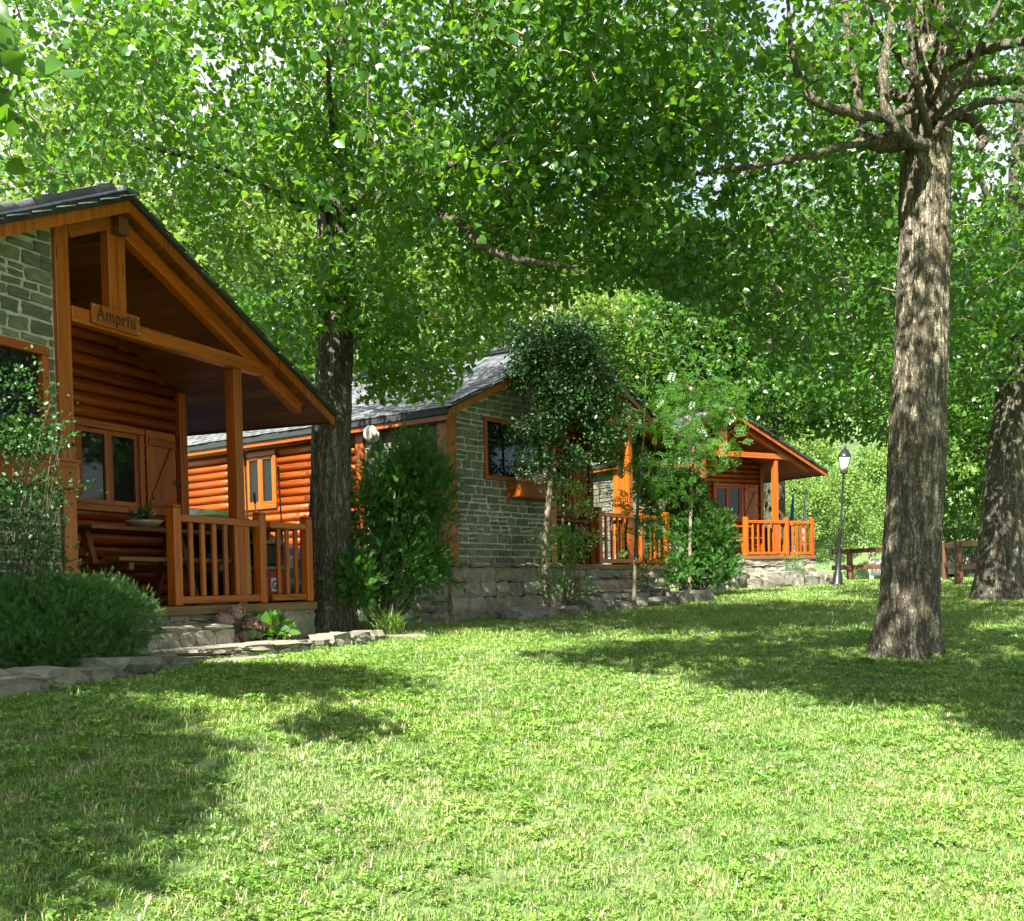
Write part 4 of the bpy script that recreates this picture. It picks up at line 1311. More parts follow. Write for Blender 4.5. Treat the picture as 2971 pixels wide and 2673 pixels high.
# ---------------------------------------------------------------- shrubs
def shrub(name, loc, blobs, n, size, mats, label, seed, tmpl=(OVAL_V, OVAL_F), cat='shrub', stems=14, group=None, updir=.4, shell=.55, flowers=None, stem_r=.012, clump=0, outw=.9, jit=.055):
    """blobs: list of (centre, radii, weight) in world space; > stems, foliage (stuff), blossom"""
    rng = np.random.default_rng(seed)
    b = np.array(loc, float)
    S = empty(name, tuple(b), 0, label, cat, group)
    tot = sum(w for _, _, w in blobs)
    P = []; D = []; tips = []
    for c, r, w in blobs:
        c = np.array(c) - b; r = np.array(r)
        k = int(n * w / tot)
        if clump:
            cc = ellipsoid_pts(rng, max(3, k // clump), c, r, shell)
            idx = rng.integers(0, len(cc), k)
            p = cc[idx] + rng.normal(size=(k, 3)) * jit
            tips.append(cc[:max(4, stems // len(blobs))])
        else:
            p = ellipsoid_pts(rng, k, c, r, shell); tips.append(p[:max(4, stems // len(blobs))])
        P.append(p); D.append(unit((p - c) / r) * outw + rng.normal(size=(k, 3)) * .45 + np.array([0, 0, updir]))
    P = np.concatenate(P); D = np.concatenate(D)
    k = P[:, 2] > .01; P = P[k]; D = D[k]
    me = scatter_mesh('foliage', tmpl[0], tmpl[1], P, D, size * rng.uniform(.6, 1.25, len(P)), rng, mats[1])
    tag(link('foliage', me, None, S), kind='stuff')
    V = []; F = []; q = 0
    for t in np.concatenate(tips):
        s = np.array([rng.normal() * .05, rng.normal() * .05, 0.])
        m = (s + t) / 2 + rng.normal(size=3) * .05; m[2] = max(m[2], t[2] * .4)
        v, f = tube_arrays(smooth_path([s, m, t], 7), np.linspace(stem_r, stem_r * .3, 7), 5)
        V.append(v); F.append(f + q); q += len(v)
    link('stems', mesh_np('stems', np.concatenate(V), np.concatenate(F), [mats[0]], smooth=True), None, S)
    if flowers:
        for (c, r, nf, fs, fm) in flowers:
            p = ellipsoid_pts(rng, nf, np.array(c) - b, r, .8)
            me = scatter_mesh('blossom', OVAL_V, OVAL_F, p, unit(p - (np.array(c) - b)) + rng.normal(size=p.shape) * .5, fs * rng.uniform(.7, 1.2, nf), rng, fm)
            link('blossom', me, None, S)
    return S
SPR = (SPR_V, SPR_F); SPN = (SPN_V, SPN_F)
# juniper hedge: rows of blobs
def g(p): return (p[0], p[1], gz(p[0], p[1]))
jb = []
for (px, py, d, rx, rz) in ((-70, 1815, 8.0, .38, .30), (40, 1810, 8.1, .36, .32), (150, 1805, 8.25, .35, .33), (250, 1800, 8.45, .32, .32), (330, 1800, 8.65, .26, .28), (385, 1800, 8.8, .18, .22), (100, 1765, 8.45, .36, .26), (220, 1765, 8.65, .34, .26), (300, 1765, 8.8, .26, .22), (310, 1870, 8.5, .24, .18), (60, 1880, 8.0, .30, .18), (190, 1885, 8.2, .26, .15), (10, 1780, 8.25, .3, .25)):
    jb.append((A(px, py, d), (rx, .34, rz), rx))
jl = at(150, 1900, 8.4)
shrub('juniper_hedge', (jl.x, 8.4, gz(jl.x, 8.4)), jb, 19000, .062, (M['stem'], M['juniper']), 'wide low feathery juniper hedge below the nearest cabin corner', 41, SPN, 'hedge', 24, None, .6, .80, None, .008, 7, .8, .034)
# thuja beside the left trunk
tb = [(A(1140, 1400, 13.9), (.40, .38, .42), 1), (A(1060, 1500, 13.8), (.42, .4, .50), 1.3), (A(1190, 1450, 13.9), (.50, .42, .55), 1.6), (A(1150, 1650, 13.7), (.55, .42, .42), 1.4), (A(1240, 1400, 14.1), (.3, .3, .5), .8), (A(1030, 1660, 13.4), (.22, .3, .22), .4), (A(1230, 1610, 13.9), (.35, .3, .35), .8), (A(1190, 1320, 14), (.18, .2, .22), .3)]
tl = at(1105, 1840, 13.7)
shrub('thuja_shrub', (tl.x, 13.7, gz(tl.x, 13.7)), tb, 8500, .115, (M['barkdark'], M['thuja']), 'tall loose dark green thuja between the left trunk and the middle cabin', 42, SPR, 'shrub', 26, None, .5, .25, None, .022, 10, .9, .10)
tl2 = at(1030, 1800, 13.2)
shrub('thuja_shrub', (tl2.x, 13.2, gz(tl2.x, 13.2)), [(A(1035, 1690, 13.2), (.20, .2, .28), 1)], 420, .15, (M['stem'], M['rose']), 'small bright green thuja shoot at the foot of the left trunk', 43, SPR, 'shrub', 8, None, .4, .3, None, .01, 6)
# conifer before the farthest cabin
cb = [(A(1960, 1560, 21), (.55, .5, .55), 1.2), (A(2050, 1560, 20.8), (.50, .5, .62), 1.4), (A(1930, 1450, 21.3), (.5, .5, .5), 1), (A(2080, 1640, 20.7), (.38, .4, .35), .8), (A(2000, 1440, 21.2), (.3, .3, .4), .6), (A(1960, 1650, 20.6), (.5, .4, .3), .6)]
cl = at(2020, 1690, 20.9)
shrub('thuja_shrub', (cl.x, 20.9, gz(cl.x, 20.9)), cb, 8000, .14, (M['stem'], M['thuja']), 'bushy thuja between the middle and farthest cabins', 44, SPR, 'shrub', 20, None, .45, .4, None, .02, 8)
# holly bush before the first window
hb = [(A(20, 1180, 8.25), (.42, .35, .40), 1.3), (A(85, 1290, 8.25), (.25, .22, .16), .5), (A(60, 1440, 8.2), (.40, .3, .14), .5), (A(170, 1390, 8.2), (.22, .18, .10), .2), (A(40, 1560, 8.2), (.42, .3, .34), 1.2), (A(120, 1590, 8.2), (.26, .2, .26), .6), (A(150, 1260, 8.2), (.12, .12, .08), .1), (A(-60, 1300, 8.25), (.35, .3, .5), .8)]
hl = at(20, 1930, 9.6)
shrub('holly_bush', (at(20, 1700, 8.45).x, 8.45, gz(-3.9, 8.45)), hb, 3000, .036, (M['stem'], M['holly']), 'spiky glossy holly bush covering the window of the nearest cabin', 45, (HOL_V, HOL_F), 'shrub', 8, None, .2, .25, None, .008, 9, .5)
# geraniums and white flowers in the window boxes
gb = in_cab(cab1, -3.0, -.14, 1.17)
shrub('geranium_plant', tuple(gb), [((gb.x, gb.y, gb.z + .16), (.16, .42, .17), 1)], 900, .045, (M['stem'], M['rose']), 'geranium with small red flowers in the window box of the nearest cabin', 46, (OVAL_V, OVAL_F), 'plant', 10, None, .3, .2,
      [((gb.x + .05, gb.y + .1, gb.z + .28), (.1, .1, .06), 60, .035, M['redfl']), ((gb.x - .02, gb.y + .3, gb.z + .22), (.06, .06, .05), 50, .035, M['redfl'])], .006)
wb_ = in_cab(cab2, -2.95, -.16, 1.17)
shrub('white_flowering_plant', tuple(wb_), [((wb_.x, wb_.y, wb_.z + .08), (.38, .40, .16), 1)], 500, .05, (M['stem'], M['rose']), 'white flowering plant spilling from the window box of the middle cabin', 47, (OVAL_V, OVAL_F), 'plant', 10, None, .1, .2,
      [((wb_.x - .10, wb_.y - .22, wb_.z + .16), (.26, .24, .14), 330, .05, M['whitefl']), ((wb_.x + .18, wb_.y + .0, wb_.z + .02), (.26, .28, .2), 420, .05, M['whitefl'])], .005)
# rose bush in front of the middle cabin
rb = at(1640, 1750, 16.2)
shrub('rose_bush', (rb.x, 16.2, gz(rb.x, 16.2)), [(A(1640, 1590, 16.2), (.32, .3, .28), 1.2), (A(1650, 1710, 16.1), (.40, .3, .16), 1), (A(1600, 1680, 16.2), (.22, .2, .2), .5), (A(1690, 1480, 16.3), (.16, .15, .1), .25), (A(1700, 1560, 16.2), (.22, .15, .1), .25), (A(1665, 1420, 16.3), (.16, .12, .1), .2)],
      2100, .05, (M['stem'], M['rose']), 'light green rose bush with arching shoots at the foot of the holly tree', 48, (OVAL_V, OVAL_F), 'shrub', 22, None, .3, .2, None, .007, 7)
rb = at(1880, 1720, 18.4)
shrub('rose_bush', (rb.x, 18.4, gz(rb.x, 18.4)), [(A(1890, 1660, 18.4), (.38, .3, .26), 1)], 480, .05, (M['stem'], M['thuja']), 'sparse twiggy bush in front of the middle cabin railing corner', 49, (OVAL_V, OVAL_F), 'shrub', 16, None, .3, .2, None, .006, 6)
rb = in_cab(cab3, .3, -.25, -.7)
shrub('climbing_plant', tuple(rb), [((rb.x, rb.y, rb.z + .38), (.28, .2, .36), 1)], 420, .055, (M['stem'], M['rose']), 'small leafy plant climbing the stone base of the farthest cabin', 50, (OVAL_V, OVAL_F), 'plant', 10, None, .4, .2, None, .006, 6)
# hydrangea below the porch railing
hy = in_cab(cab1, -.05, -.36, -.45)
HY = shrub('hydrangea', tuple(hy), [((hy.x, hy.y, hy.z + .20), (.22, .42, .16), 1)], 90, .12, (M['stem'], M['poplar2']), 'hydrangea with faded pink flower heads below the porch railing', 51, (POP_V, POP_F), 'plant', 14, None, .2, .3, None, .007)
rg = np.random.default_rng(77)
for (px, py, r) in ((650, 1803, .095), (687, 1777, .085), (730, 1815, .10), (770, 1805, .085), (625, 1848, .07), (675, 1860, .065), (712, 1850, .075), (830, 1840, .075), (745, 1840, .06), (655, 1835, .05)):
    c = np.array(A(px, py, 10.88 + (px - 640) * .0029)) - np.array(hy)
    dd = unit(rg.normal(size=(170, 3))); dd[:, 2] = np.abs(dd[:, 2]) * 1.0 - .3; dd = unit(dd)
    P = c + dd * r * rg.uniform(.85, 1.05, (170, 1))
    link('flower_head', scatter_mesh('flower_head', OVAL_V * np.array([1, 1.6, 1]), OVAL_F, P, np.cross(dd, rg.normal(size=(170, 3))), .032 * rg.uniform(.8, 1.2, 170), rg, M['pinkfl'], dd * 3), None, HY)
    core = bmesh.new(); bmesh.ops.create_icosphere(core, subdivisions=2, radius=r * .86); 
    for v in core.verts: v.co += Vector(c.tolist())
    link('flower_core', mesh_bm('flower_core', core, M['pinkfl']), None, HY)

# ---------------------------------------------------------------- far trees: a few meshes, shared by copies
def far_tree_set(k, h, r, mat, bark, seed, n=15000, size=.19):
    rng = np.random.default_rng(seed)
    T = empty('far_tree', (0, 0, -100))
    V, F = tube_arrays(smooth_path([(0, 0, -.5), (rng.normal() * .2, 0, h * .4), (rng.normal() * .4, rng.normal() * .3, h * .92)], 12), np.linspace(.22, .05, 12), 8)
    link('trunk', mesh_np('trunk', V, F, [bark], smooth=True), None, T)
    P = []; D = []; bv = []; bf = []; q = 0
    nb = 46
    for i in range(nb):
        t = rng.uniform(.15, 1) ** .8
        zc = h * (.16 + .80 * t)
        prof = math.sin(math.pi * min(1, (.12 + .86 * t))) ** .6
        a = rng.uniform(0, 2 * math.pi)
        rr = r * prof * rng.uniform(.25, .85)
        c = np.array([math.cos(a) * rr, math.sin(a) * rr, zc])
        rad = r * rng.uniform(.26, .46) * (.6 + .4 * prof)
        v, f = tube_arrays(smooth_path([(0, 0, zc * .75), c * .6 + np.array([0, 0, zc * .34]), c], 6), np.linspace(.06, .015, 6), 5)
        bv.append(v); bf.append(f + q); q += len(v)
        m = n // nb
        p = ellipsoid_pts(rng, m, c, (rad, rad, rad * .72), .35) + rng.normal(size=(m, 3)) * .1
        P.append(p); D.append(unit(p - c) * .6 + rng.normal(size=(m, 3)) * .6 + np.array([0, 0, -.2]))
    link('branches', mesh_np('branches', np.concatenate(bv), np.concatenate(bf), [bark], smooth=True), None, T)
    P = np.concatenate(P); D = np.concatenate(D)
    me = scatter_mesh('crown', OVAL_V * np.array([1, 1.5, 1]), OVAL_F, P, D, size * rng.uniform(.6, 1.3, len(P)), rng, mat)
    tag(link('crown', me, None, T), kind='stuff')
    return T
FARS = [far_tree_set(0, 13, 3.6, M['far'], M['palebark'], 101), far_tree_set(1, 15, 3.2, M['far'], M['barkdark'], 102), far_tree_set(2, 11, 3.8, M['farpale'], M['palebark'], 103), far_tree_set(3, 9, 3.2, M['poplar2'], M['barkdark'], 104, 15000, .16)]
def copy_tree(o, parent=None):
    c = o.copy(); COL.objects.link(c); c.parent = parent
    for ch in o.children: copy_tree(ch, c)
    return c
used = [False] * 4
far_list = [
 # kind, x, y, scale, label
 (1, -9.5, 27, 1.0, 'tall bright green tree rising behind the roof of the nearest cabin'),
 (0, -6.0, 31, 1.05, 'rounded sunlit tree just right of the nearest cabin ridge, far back'),
 (3, -5.0, 24.5, .85, 'dark leafy tree between the nearest cabin roof and the left trunk'),
 (0, -15.5, 34, .95, 'sunlit tree at the far left behind the cabin roof'),
 (1, -2.4, 29, .92, 'green tree directly behind the left trunk'),
 (0, 1.2, 33, .88, 'sunlit tree behind the ridge of the middle cabin'),
 (2, -8.5, 45, 1.5, 'tall pale tree on the slope far behind the nearest cabin'),
 (1, 4.6, 36, 1.0, 'tall tree behind the holly and the middle cabin'),
 (0, 8.0, 40, 1.0, 'tree behind the feathery ash'),
 (2, -1.5, 47, 1.4, 'pale tree high behind the middle cabin'),
 (2, 5.5, 50, 1.2, 'pale far tree above the middle cabin ridge'),
 (3, 14.5, 33, 1.0, 'dark tree behind the fence beside the right trunk'),
 (1, 17.5, 37, 1.0, 'tall dark tree behind the wooden fence at right'),
 (3, 19.5, 31, .95, 'dense dark tree at the far right behind the fence'),
 (2, 12.0, 62, .78, 'pale sunlit tree in the gap left of the street lamp'),
 (2, 16.2, 64, .85, 'pale sunlit tree in the gap right of the street lamp'),
 (2, 19.5, 60, .7, 'pale yellow-green tree glimpsed beside the right trunk'),
 (2, 8.5, 66, .9, 'pale tree behind the rear corner of the farthest cabin'),
 (2, 25.0, 58, 1.1, 'pale tree in the distance between the two right trunks'),
 (0, 24.0, 46, 1.1, 'green tree far behind the fence corner'),
 (0, -24, 50, 1.1, 'large green tree at the far left of the slope'),
 (1, 31, 52, 1.3, 'tree at the far right beyond the parked cars'),
 (2, 13.4, 51, .50, 'small pale tree low in the gap just right of the farthest cabin'),
 (2, 15.6, 53, .55, 'small pale tree low in the gap behind the street lamp'),
 (2, 17.6, 50, .48, 'small pale tree low in the gap above the fence rails'),
 (0, 11.2, 55, .55, 'small sunlit tree in the gap nearest the farthest cabin porch'),
]
rf_ = random.Random(3)
for (k, x, y, s, lab) in far_list:
    t = FARS[k] if not used[k] else copy_tree(FARS[k])
    used[k] = True
    z = max(gz(x, y), hill_z(x, y) if y > 52 else -9) - .3
    t.location = (x, y, z); t.rotation_euler = (0, 0, rf_.uniform(0, 6.28)); t.scale = (s, s, s * rf_.uniform(.92, 1.08))
    tag(t, lab, 'tree', 'trees beyond the cabins')
# far-off wood on the hillside, one mass
def far_wood():
    rng = np.random.default_rng(200)
    P = []; D = []
    for i in range(420):
        x = rng.uniform(-70, 90); y = rng.uniform(66, 135)
        z = hill_z(x, y); r = rng.uniform(2.0, 3.6)
        m = 150
        c = np.array([x, y, z + r * .9])
        p = ellipsoid_pts(rng, m, c, (r, r, r * 1.25), .7); P.append(p); D.append(unit(p - c) + rng.normal(size=(m, 3)) * .5)
    P = np.concatenate(P); D = np.concatenate(D)
    me = scatter_mesh('far_wood', OVAL_V * np.array([1, 1.7, 1]), OVAL_F, P, D, .75 * rng.uniform(.6, 1.3, len(P)), rng, M['farpale'])
    tag(link('far_wood', me), 'mass of pale trees covering the distant hillside', 'wood', None, 'stuff')
far_wood()
# understory hedge behind the fence on the right
for i, (x, y, rx, rz, lab) in enumerate(((13.6, 33.5, 1.8, 1.2, 'dark bush behind the fence just right of the big trunk'), (17.8, 31.5, 1.9, 1.4, 'dark bush behind the fence at the right edge'), (15.6, 36.5, 1.8, 1.3, 'bush behind the fence corner'))):
    shrub('hedge_bush', (x, y, gz(x, y)), [((x, y, gz(x, y) + rz * 1.6), (rx, .9, rz * 1.0), 1)], 2600, .17, (M['stem'], M['poplar2']), lab, 300 + i, (OVAL_V, OVAL_F), 'bush', 14, 'bushes behind the fence', .1, .5, None, .03, 8)

# ---------------------------------------------------------------- street lamp
lb = at(2429, 1694, 26.3)
lamp = empty('street_lamp', (lb.x, 26.3, gz(lb.x, 26.3) - .02), 0, 'black iron street lamp with pale lantern, leaning slightly beside the farthest cabin', 'street lamp')
def lathe(name, prof, mat, parent, seg=16, loc=(0, 0, 0), smooth=True):
    ang = np.linspace(0, 2 * np.pi, seg, endpoint=False)
    V = []
    for r, z in prof: V.append(np.stack([np.cos(ang) * r, np.sin(ang) * r, np.full(seg, z)], -1))
    V = np.concatenate(V) + np.array(loc); F = []
    for i in range(len(prof) - 1):
        a = i * seg + np.arange(seg); b = i * seg + (np.arange(seg) + 1) % seg
        F.append(np.stack([a, b, b + seg, a + seg], -1))
    return link(name, mesh_np(name, V, np.concatenate(F), [mat], smooth=smooth), None, parent)
lathe('base', [(0, 0), (.15, 0), (.15, .08), (.12, .12), (.11, .3), (.07, .38), (.06, .6), (.035, .8)], M['iron'], lamp, 12)
lathe('pole', [(.035, .79), (.03, 1.3), (.045, 1.34), (.028, 1.4), (.022, 2.62), (.03, 2.66), (.02, 2.7), (0, 2.7)], M['iron'], lamp, 12)
lant = empty('lantern', (0, 0, 2.68), 0, parent=lamp)
lathe('glass', [(0, .02), (.10, .02), (.175, .38), (0, .38)], M['frostglass'], lant, 4, smooth=False).rotation_euler = (0, 0, .5)
lathe('lantern_cap', [(.20, .38), (.20, .40), (.10, .54), (.05, .56), (.05, .60), (.02, .64), (0, .66)], M['iron'], lant, 4, smooth=False).rotation_euler = (0, 0, .5)
lathe('lantern_foot', [(.02, -.02), (.12, .0), (.11, .02), (0, .02)], M['iron'], lant, 4, smooth=False).rotation_euler = (0, 0, .5)
for i in range(4):
    a = .5 + i * math.pi / 2
    beam('glazing_bar', (math.cos(a) * .10, math.sin(a) * .10, .02), (math.cos(a) * .178, math.sin(a) * .178, .385), .012, .012, M['iron'], lant)
lamp.rotation_euler = (0, .068, 0)

# ---------------------------------------------------------------- fence
fpts = [(at(2466, 1692, 33), .95), (at(2600, 1692, 31.2), .95), (at(2741, 1694, 29.4), .97), (at(2782, 1690, 24.5), 1.0), (at(2900, 1692, 26.5), 1.0), (at(3050, 1694, 28.5), 1.0)]
fe = empty('wooden_fence', (fpts[0][0].x, fpts[0][0].y, gz(0, fpts[0][0].y)), 0, 'brown two-rail wooden fence running behind the lawn at right', 'fence')
fo_ = Vector(fe.location)
tops = []
for p, h in fpts:
    zz = gz(p.x, p.y); q = Vector((p.x, p.y, zz)) - fo_
    bx('fence_post', q.x - .075, q.x + .075, q.y - .075, q.y + .075, q.z - .1, q.z + h, M['fence'], fe, .015)
    tops.append((q, h))
for i in range(len(tops) - 1):
    for f in (.93, .42):
        a = tops[i][0] + Vector((0, 0, tops[i][1] * f)); b = tops[i + 1][0] + Vector((0, 0, tops[i + 1][1] * f))
        off = Vector((0, -.10, 0))
        beam('rail', a + off, b + off, .06, .13, M['fence'], fe)
e0 = tops[0][0]
for f in (.93, .42): beam('rail', e0 + Vector((-.55, -.10, .95 * f)), e0 + Vector((-.004, -.10, .95 * f)), .06, .13, M['fence'], fe)

# ---------------------------------------------------------------- cars
def car(loc, rz, paint, label, scale=1):
    c = empty('parked_car', loc, rz, label, 'car', 'parked cars')
    prof = [(-2.05, .35), (-2.1, .62), (-2.0, .86), (-1.2, .98), (-.55, 1.40), (.85, 1.44), (1.55, 1.06), (1.98, .96), (2.05, .6), (2.02, .35)]
    bm = bmesh.new()
    rings = []
    for sy, ins in ((-.85, 0), (-.80, .0), (.80, 0), (.85, 0)):
        ring = []
        for (x, z) in prof:
            yy = sy * (.80 if z > 1.2 else (.97 if z > .9 else 1))
            if abs(sy) > .82 and z > .9: yy = sy * (.76 if z > 1.2 else .95)
            ring.append(bm.verts.new((x, yy, z)))
        rings.append(ring)
    k = len(prof)
    for a in range(3):
        for i in range(k - 1): bm.faces.new((rings[a][i], rings[a][i + 1], rings[a + 1][i + 1], rings[a + 1][i]))
    bm.faces.new(rings[0][::-1]); bm.faces.new(rings[3])
    bmesh.ops.recalc_face_normals(bm, faces=bm.faces[:])
    bmesh.ops.bevel(bm, geom=bm.edges[:], offset=.03, segments=2, affect='EDGES')
    link('body', mesh_bm('body', bm, paint, True), None, c)
    for sy in (-1, 1):
        bm = bmesh.new()
        q = [(-1.0, .835, 1.0), (-.5, .70, 1.345), (.78, .70, 1.375), (1.35, .835, 1.06)]
        bm.faces.new([bm.verts.new((x, sy * (y + .012), z)) for x, y, z in q])
        link('side_window', mesh_bm('side_window', bm, M['carglass']), None, c)
    for (x0, z0, x1, z1) in ((-1.17, 1.01, -.60, 1.385), (.92, 1.43, 1.5, 1.11)):
        bm = bmesh.new()
        o_ = (-.02 if x0 < 0 else .025)
        bm.faces.new([bm.verts.new(v) for v in ((x0 + o_, -.68, z0 + .02), (x0 + o_, .68, z0 + .02), (x1 + o_, .58, z1 + .02), (x1 + o_, -.58, z1 + .02))])
        link('windscreen', mesh_bm('windscreen', bm, M['carglass']), None, c)
    for x in (-1.3, 1.28):
        for sy in (-1, 1):
            w = lathe('wheel', [(0, -.09), (.2, -.1), (.31, -.09), (.33, 0), (.31, .09), (.2, .1), (0, .09)], M['tyre'], c, 20)
            w.rotation_euler = (math.pi / 2, 0, 0); w.location = (x, sy * .80, .33)
    for sy in (-1, 1):
        bx('headlight', -2.12, -2.06, sy * .6 - .16, sy * .6 + .16, .66, .80, M['white'], c, .02)
        bx('tail_light', 2.03, 2.07, sy * .65 - .12, sy * .65 + .12, .70, .86, M['red'], c, .02)
    beam('aerial', (.75, 0, 1.44), (1.0, 0, 1.80), .01, .01, M['iron'], c)
    c.scale = (scale,) * 3
    return c
M['carglass'] = plain('car_glass', (.03, .04, .045), .06)
M['tyre'] = plain('black_tyre', (.02, .02, .02), .8)
M['red'] = plain('red_lens', (.4, .02, .02), .3)
M['bluepaint'] = plain('blue_car_paint', (.04, .10, .26), .15, .2, .04)
M['whitepaint'] = plain('white_car_paint', (.75, .75, .74), .25, 0, .03)
M['silverpaint'] = plain('silver_car_paint', (.45, .46, .47), .25, .6, .03)
car((-4.62, 14.95, gz(-4.6, 14.95) + .02), 2.75, M['bluepaint'], 'blue car parked between the nearest and middle cabins', 1.12)
wc = at(2700, 1690, 38)
car((wc.x + .2, 38, gz(0, 38) - .15), .25, M['whitepaint'], 'white car seen between the right trunk and the fence post')
wc = at(2990, 1690, 37)
car((wc.x + .4, 37, gz(0, 37) - .1), -.3, M['silverpaint'], 'silver car half hidden at the far right edge')

# ---------------------------------------------------------------- things on the porches
def bench_table(C, u0, u1, w0, z0, label, mt):
    ox = in_cab(C, u0, w0, z0)
    t = empty('picnic_table', ox, C.rotation_euler.z, label, 'table', 'picnic tables on the porches')
    L = u1 - u0
    for i in range(4): bx('table_plank', 0, L, i * .16 + .003, i * .16 + .157, .72, .76, mt, t, .005)
    for y in (-.30, .76): bx('bench_plank', 0, L, y, y + .20, .42, .46, mt, t, .005)
    for x in (.18, L - .26):
        beam('leg', (x, .05, 0), (x, .26, .72), .08, .06, mt, t, (1, 0, 0)); beam('leg', (x, .59, 0), (x, .38, .72), .08, .06, mt, t, (1, 0, 0))
        bx('cross_bar', x - .03, x + .03, -.28, .94, .34, .41, mt, t)
    return t
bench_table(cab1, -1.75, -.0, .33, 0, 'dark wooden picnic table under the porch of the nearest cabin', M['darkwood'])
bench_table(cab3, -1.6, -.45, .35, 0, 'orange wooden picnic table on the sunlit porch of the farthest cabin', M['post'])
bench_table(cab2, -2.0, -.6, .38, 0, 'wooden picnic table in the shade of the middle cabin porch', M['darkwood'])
pp = in_cab(cab1, -.82, .55, .765)
pot = empty('potted_plant', pp, cab1.rotation_euler.z, 'small potted plant with pink flowers and pale leaves on the porch table', 'plant')
lathe('bowl', [(0, 0), (.10, 0), (.17, .05), (.19, .075), (.17, .07), (0, .05)], M['palebark'], pot, 18)
rg = np.random.default_rng(5)
P = rg.normal(size=(60, 3)) * .04 + np.array([0, 0, .08]); Dv = rg.normal(size=(60, 3)) + np.array([0, 0, 1.2])
link('leaves', scatter_mesh('leaves', OVAL_V * np.array([1, .6, 1]), OVAL_F, P, Dv, np.full(60, .13), rg, M['holly']), None, pot)
P = rg.normal(size=(30, 3)) * .05 + np.array([0, 0, .13])
link('blossom', scatter_mesh('blossom', OVAL_V, OVAL_F, P, rg.normal(size=(30, 3)), np.full(30, .04), rg, M['pinkfl']), None, pot)

def pole(name, px_top, py_top, C, u, w, z0, z1, r, mats, label, grip=.12, head=None, lean=(0, 0)):
    b = in_cab(C, u, w, z0)
    p = empty(name, b, C.rotation_euler.z, label, 'broom' if head else 'pole', 'cleaning poles leaning at the porch rail')
    t = Vector((lean[0], lean[1], z1 - z0))
    V, F = tube_arrays([(0, 0, .1), tuple(t * .5), tuple(t * .9)], [r] * 3, 8)
    link('shaft', mesh_np('shaft', V, F, [mats[0]], smooth=True), None, p)
    V, F = tube_arrays([tuple(t * .9), tuple(t * .95), tuple(t)], [r * 1.35] * 3, 8)
    link('grip', mesh_np('grip', V, F, [mats[1]], smooth=True), None, p)
    bx('broom_head', -.14, .14, -.03, .03, 0, .10, mats[1], p, .01)
    return p
M['paleshaft'] = plain('pale_green_shaft', (.30, .36, .22), .4)
M['greyshaft'] = plain('grey_metal_shaft', (.35, .38, .33), .35, .4)
M['blueshaft'] = plain('dark_violet_shaft', (.05, .035, .13), .4)
M['bluefab'] = plain('blue_fabric', (.03, .07, .45), .8)
M['greyfab'] = plain('pale_grey_fabric', (.45, .45, .42), .8)
pole('mop', 0, 0, cab1, .34, .14, 0, 1.62, .011, (M['paleshaft'], M['iron']), 'tall pale-handled mop with black grip right of the porch post', head=True, lean=(.03, .05))
pole('mop', 0, 0, cab1, .70, .22, 0, 1.20, .010, (M['greyshaft'], M['iron']), 'short grey-handled mop between the pale and the violet handles', head=True, lean=(-.07, .05))
pole('mop', 0, 0, cab1, 1.06, .18, 0, 1.52, .010, (M['blueshaft'], M['iron']), 'dark violet broom handle near the porch railing corner', head=True, lean=(-.02, .05))
# black dome grill
gq = in_cab(cab1, .62, .75, 0)
gr = empty('kettle_grill', gq, cab1.rotation_euler.z, 'black domed grill lid showing above the porch railing', 'grill')
lathe('lid', [(.48, .80), (.46, .85), (.36, .925), (.2, .97), (0, .985)], M['iron'], gr, 28)
lathe('bowl', [(0, .55), (.25, .58), (.44, .70), (.48, .80)], M['iron'], gr, 28)
for a in (0, 2.1, 4.2):
    beam('leg', (math.cos(a) * .2, math.sin(a) * .2, .6), (math.cos(a) * .38, math.sin(a) * .38, 0), .025, .025, M['iron'], gr)
# crates behind the rail
M['greencrate'] = plain('dark_green_plastic', (.02, .07, .04), .5)
M['redcrate'] = plain('dark_red_board', (.25, .03, .02), .5)
M['greylid'] = plain('grey_lid', (.14, .15, .11), .6)
M['plate'] = plain('white_label_plate', (.6, .6, .55), .6)
M['ink'] = plain('black_ink', (.01, .01, .01), .6)
def text_mesh(body, size, mat, parent, loc, rot):
    c = bpy.data.curves.new(body, 'FONT'); c.body = body; c.size = size; c.extrude = .001; c.offset = .002
    o = bpy.data.objects.new('tmp', c); COL.objects.link(o)
    me = bpy.data.meshes.new_from_object(o.evaluated_get(bpy.context.evaluated_depsgraph_get()))
    bpy.data.objects.remove(o); me.materials.clear()
    q = link('lettering', me, mat, parent); q.location = loc; q.rotation_euler = rot
    return q
cq = in_cab(cab1, .56, .16, 0)
cr_ = empty('storage_crate', cq, cab1.rotation_euler.z, 'dark storage crate with a white GZ plate behind the porch balusters', 'crate')
bx('body', 0, .46, 0, .3, .06, .36, M['redcrate'], cr_, .01)
bx('tray', -.01, .47, -.01, .31, 0, .058, M['greencrate'], cr_, .01)
bx('lid', -.01, .47, -.01, .31, .362, .40, M['greylid'], cr_, .01)
bx('plate', .18, .36, -.006, -.001, .12, .27, M['plate'], cr_, 0)
text_mesh('GZ', .13, M['ink'], cr_, (.19, -.010, .15), (math.pi / 2, 0, 0))
cq = in_cab(cab1, .57, .17, .402)
cr2 = empty('storage_crate', cq, cab1.rotation_euler.z, 'black storage box standing on the crate behind the porch balusters', 'crate')
bx('body', 0, .44, 0, .28, 0, .24, M['iron'], cr2, .02)
bx('lid', -.01, .45, -.01, .29, .242, .28, M['greylid'], cr2, .01)
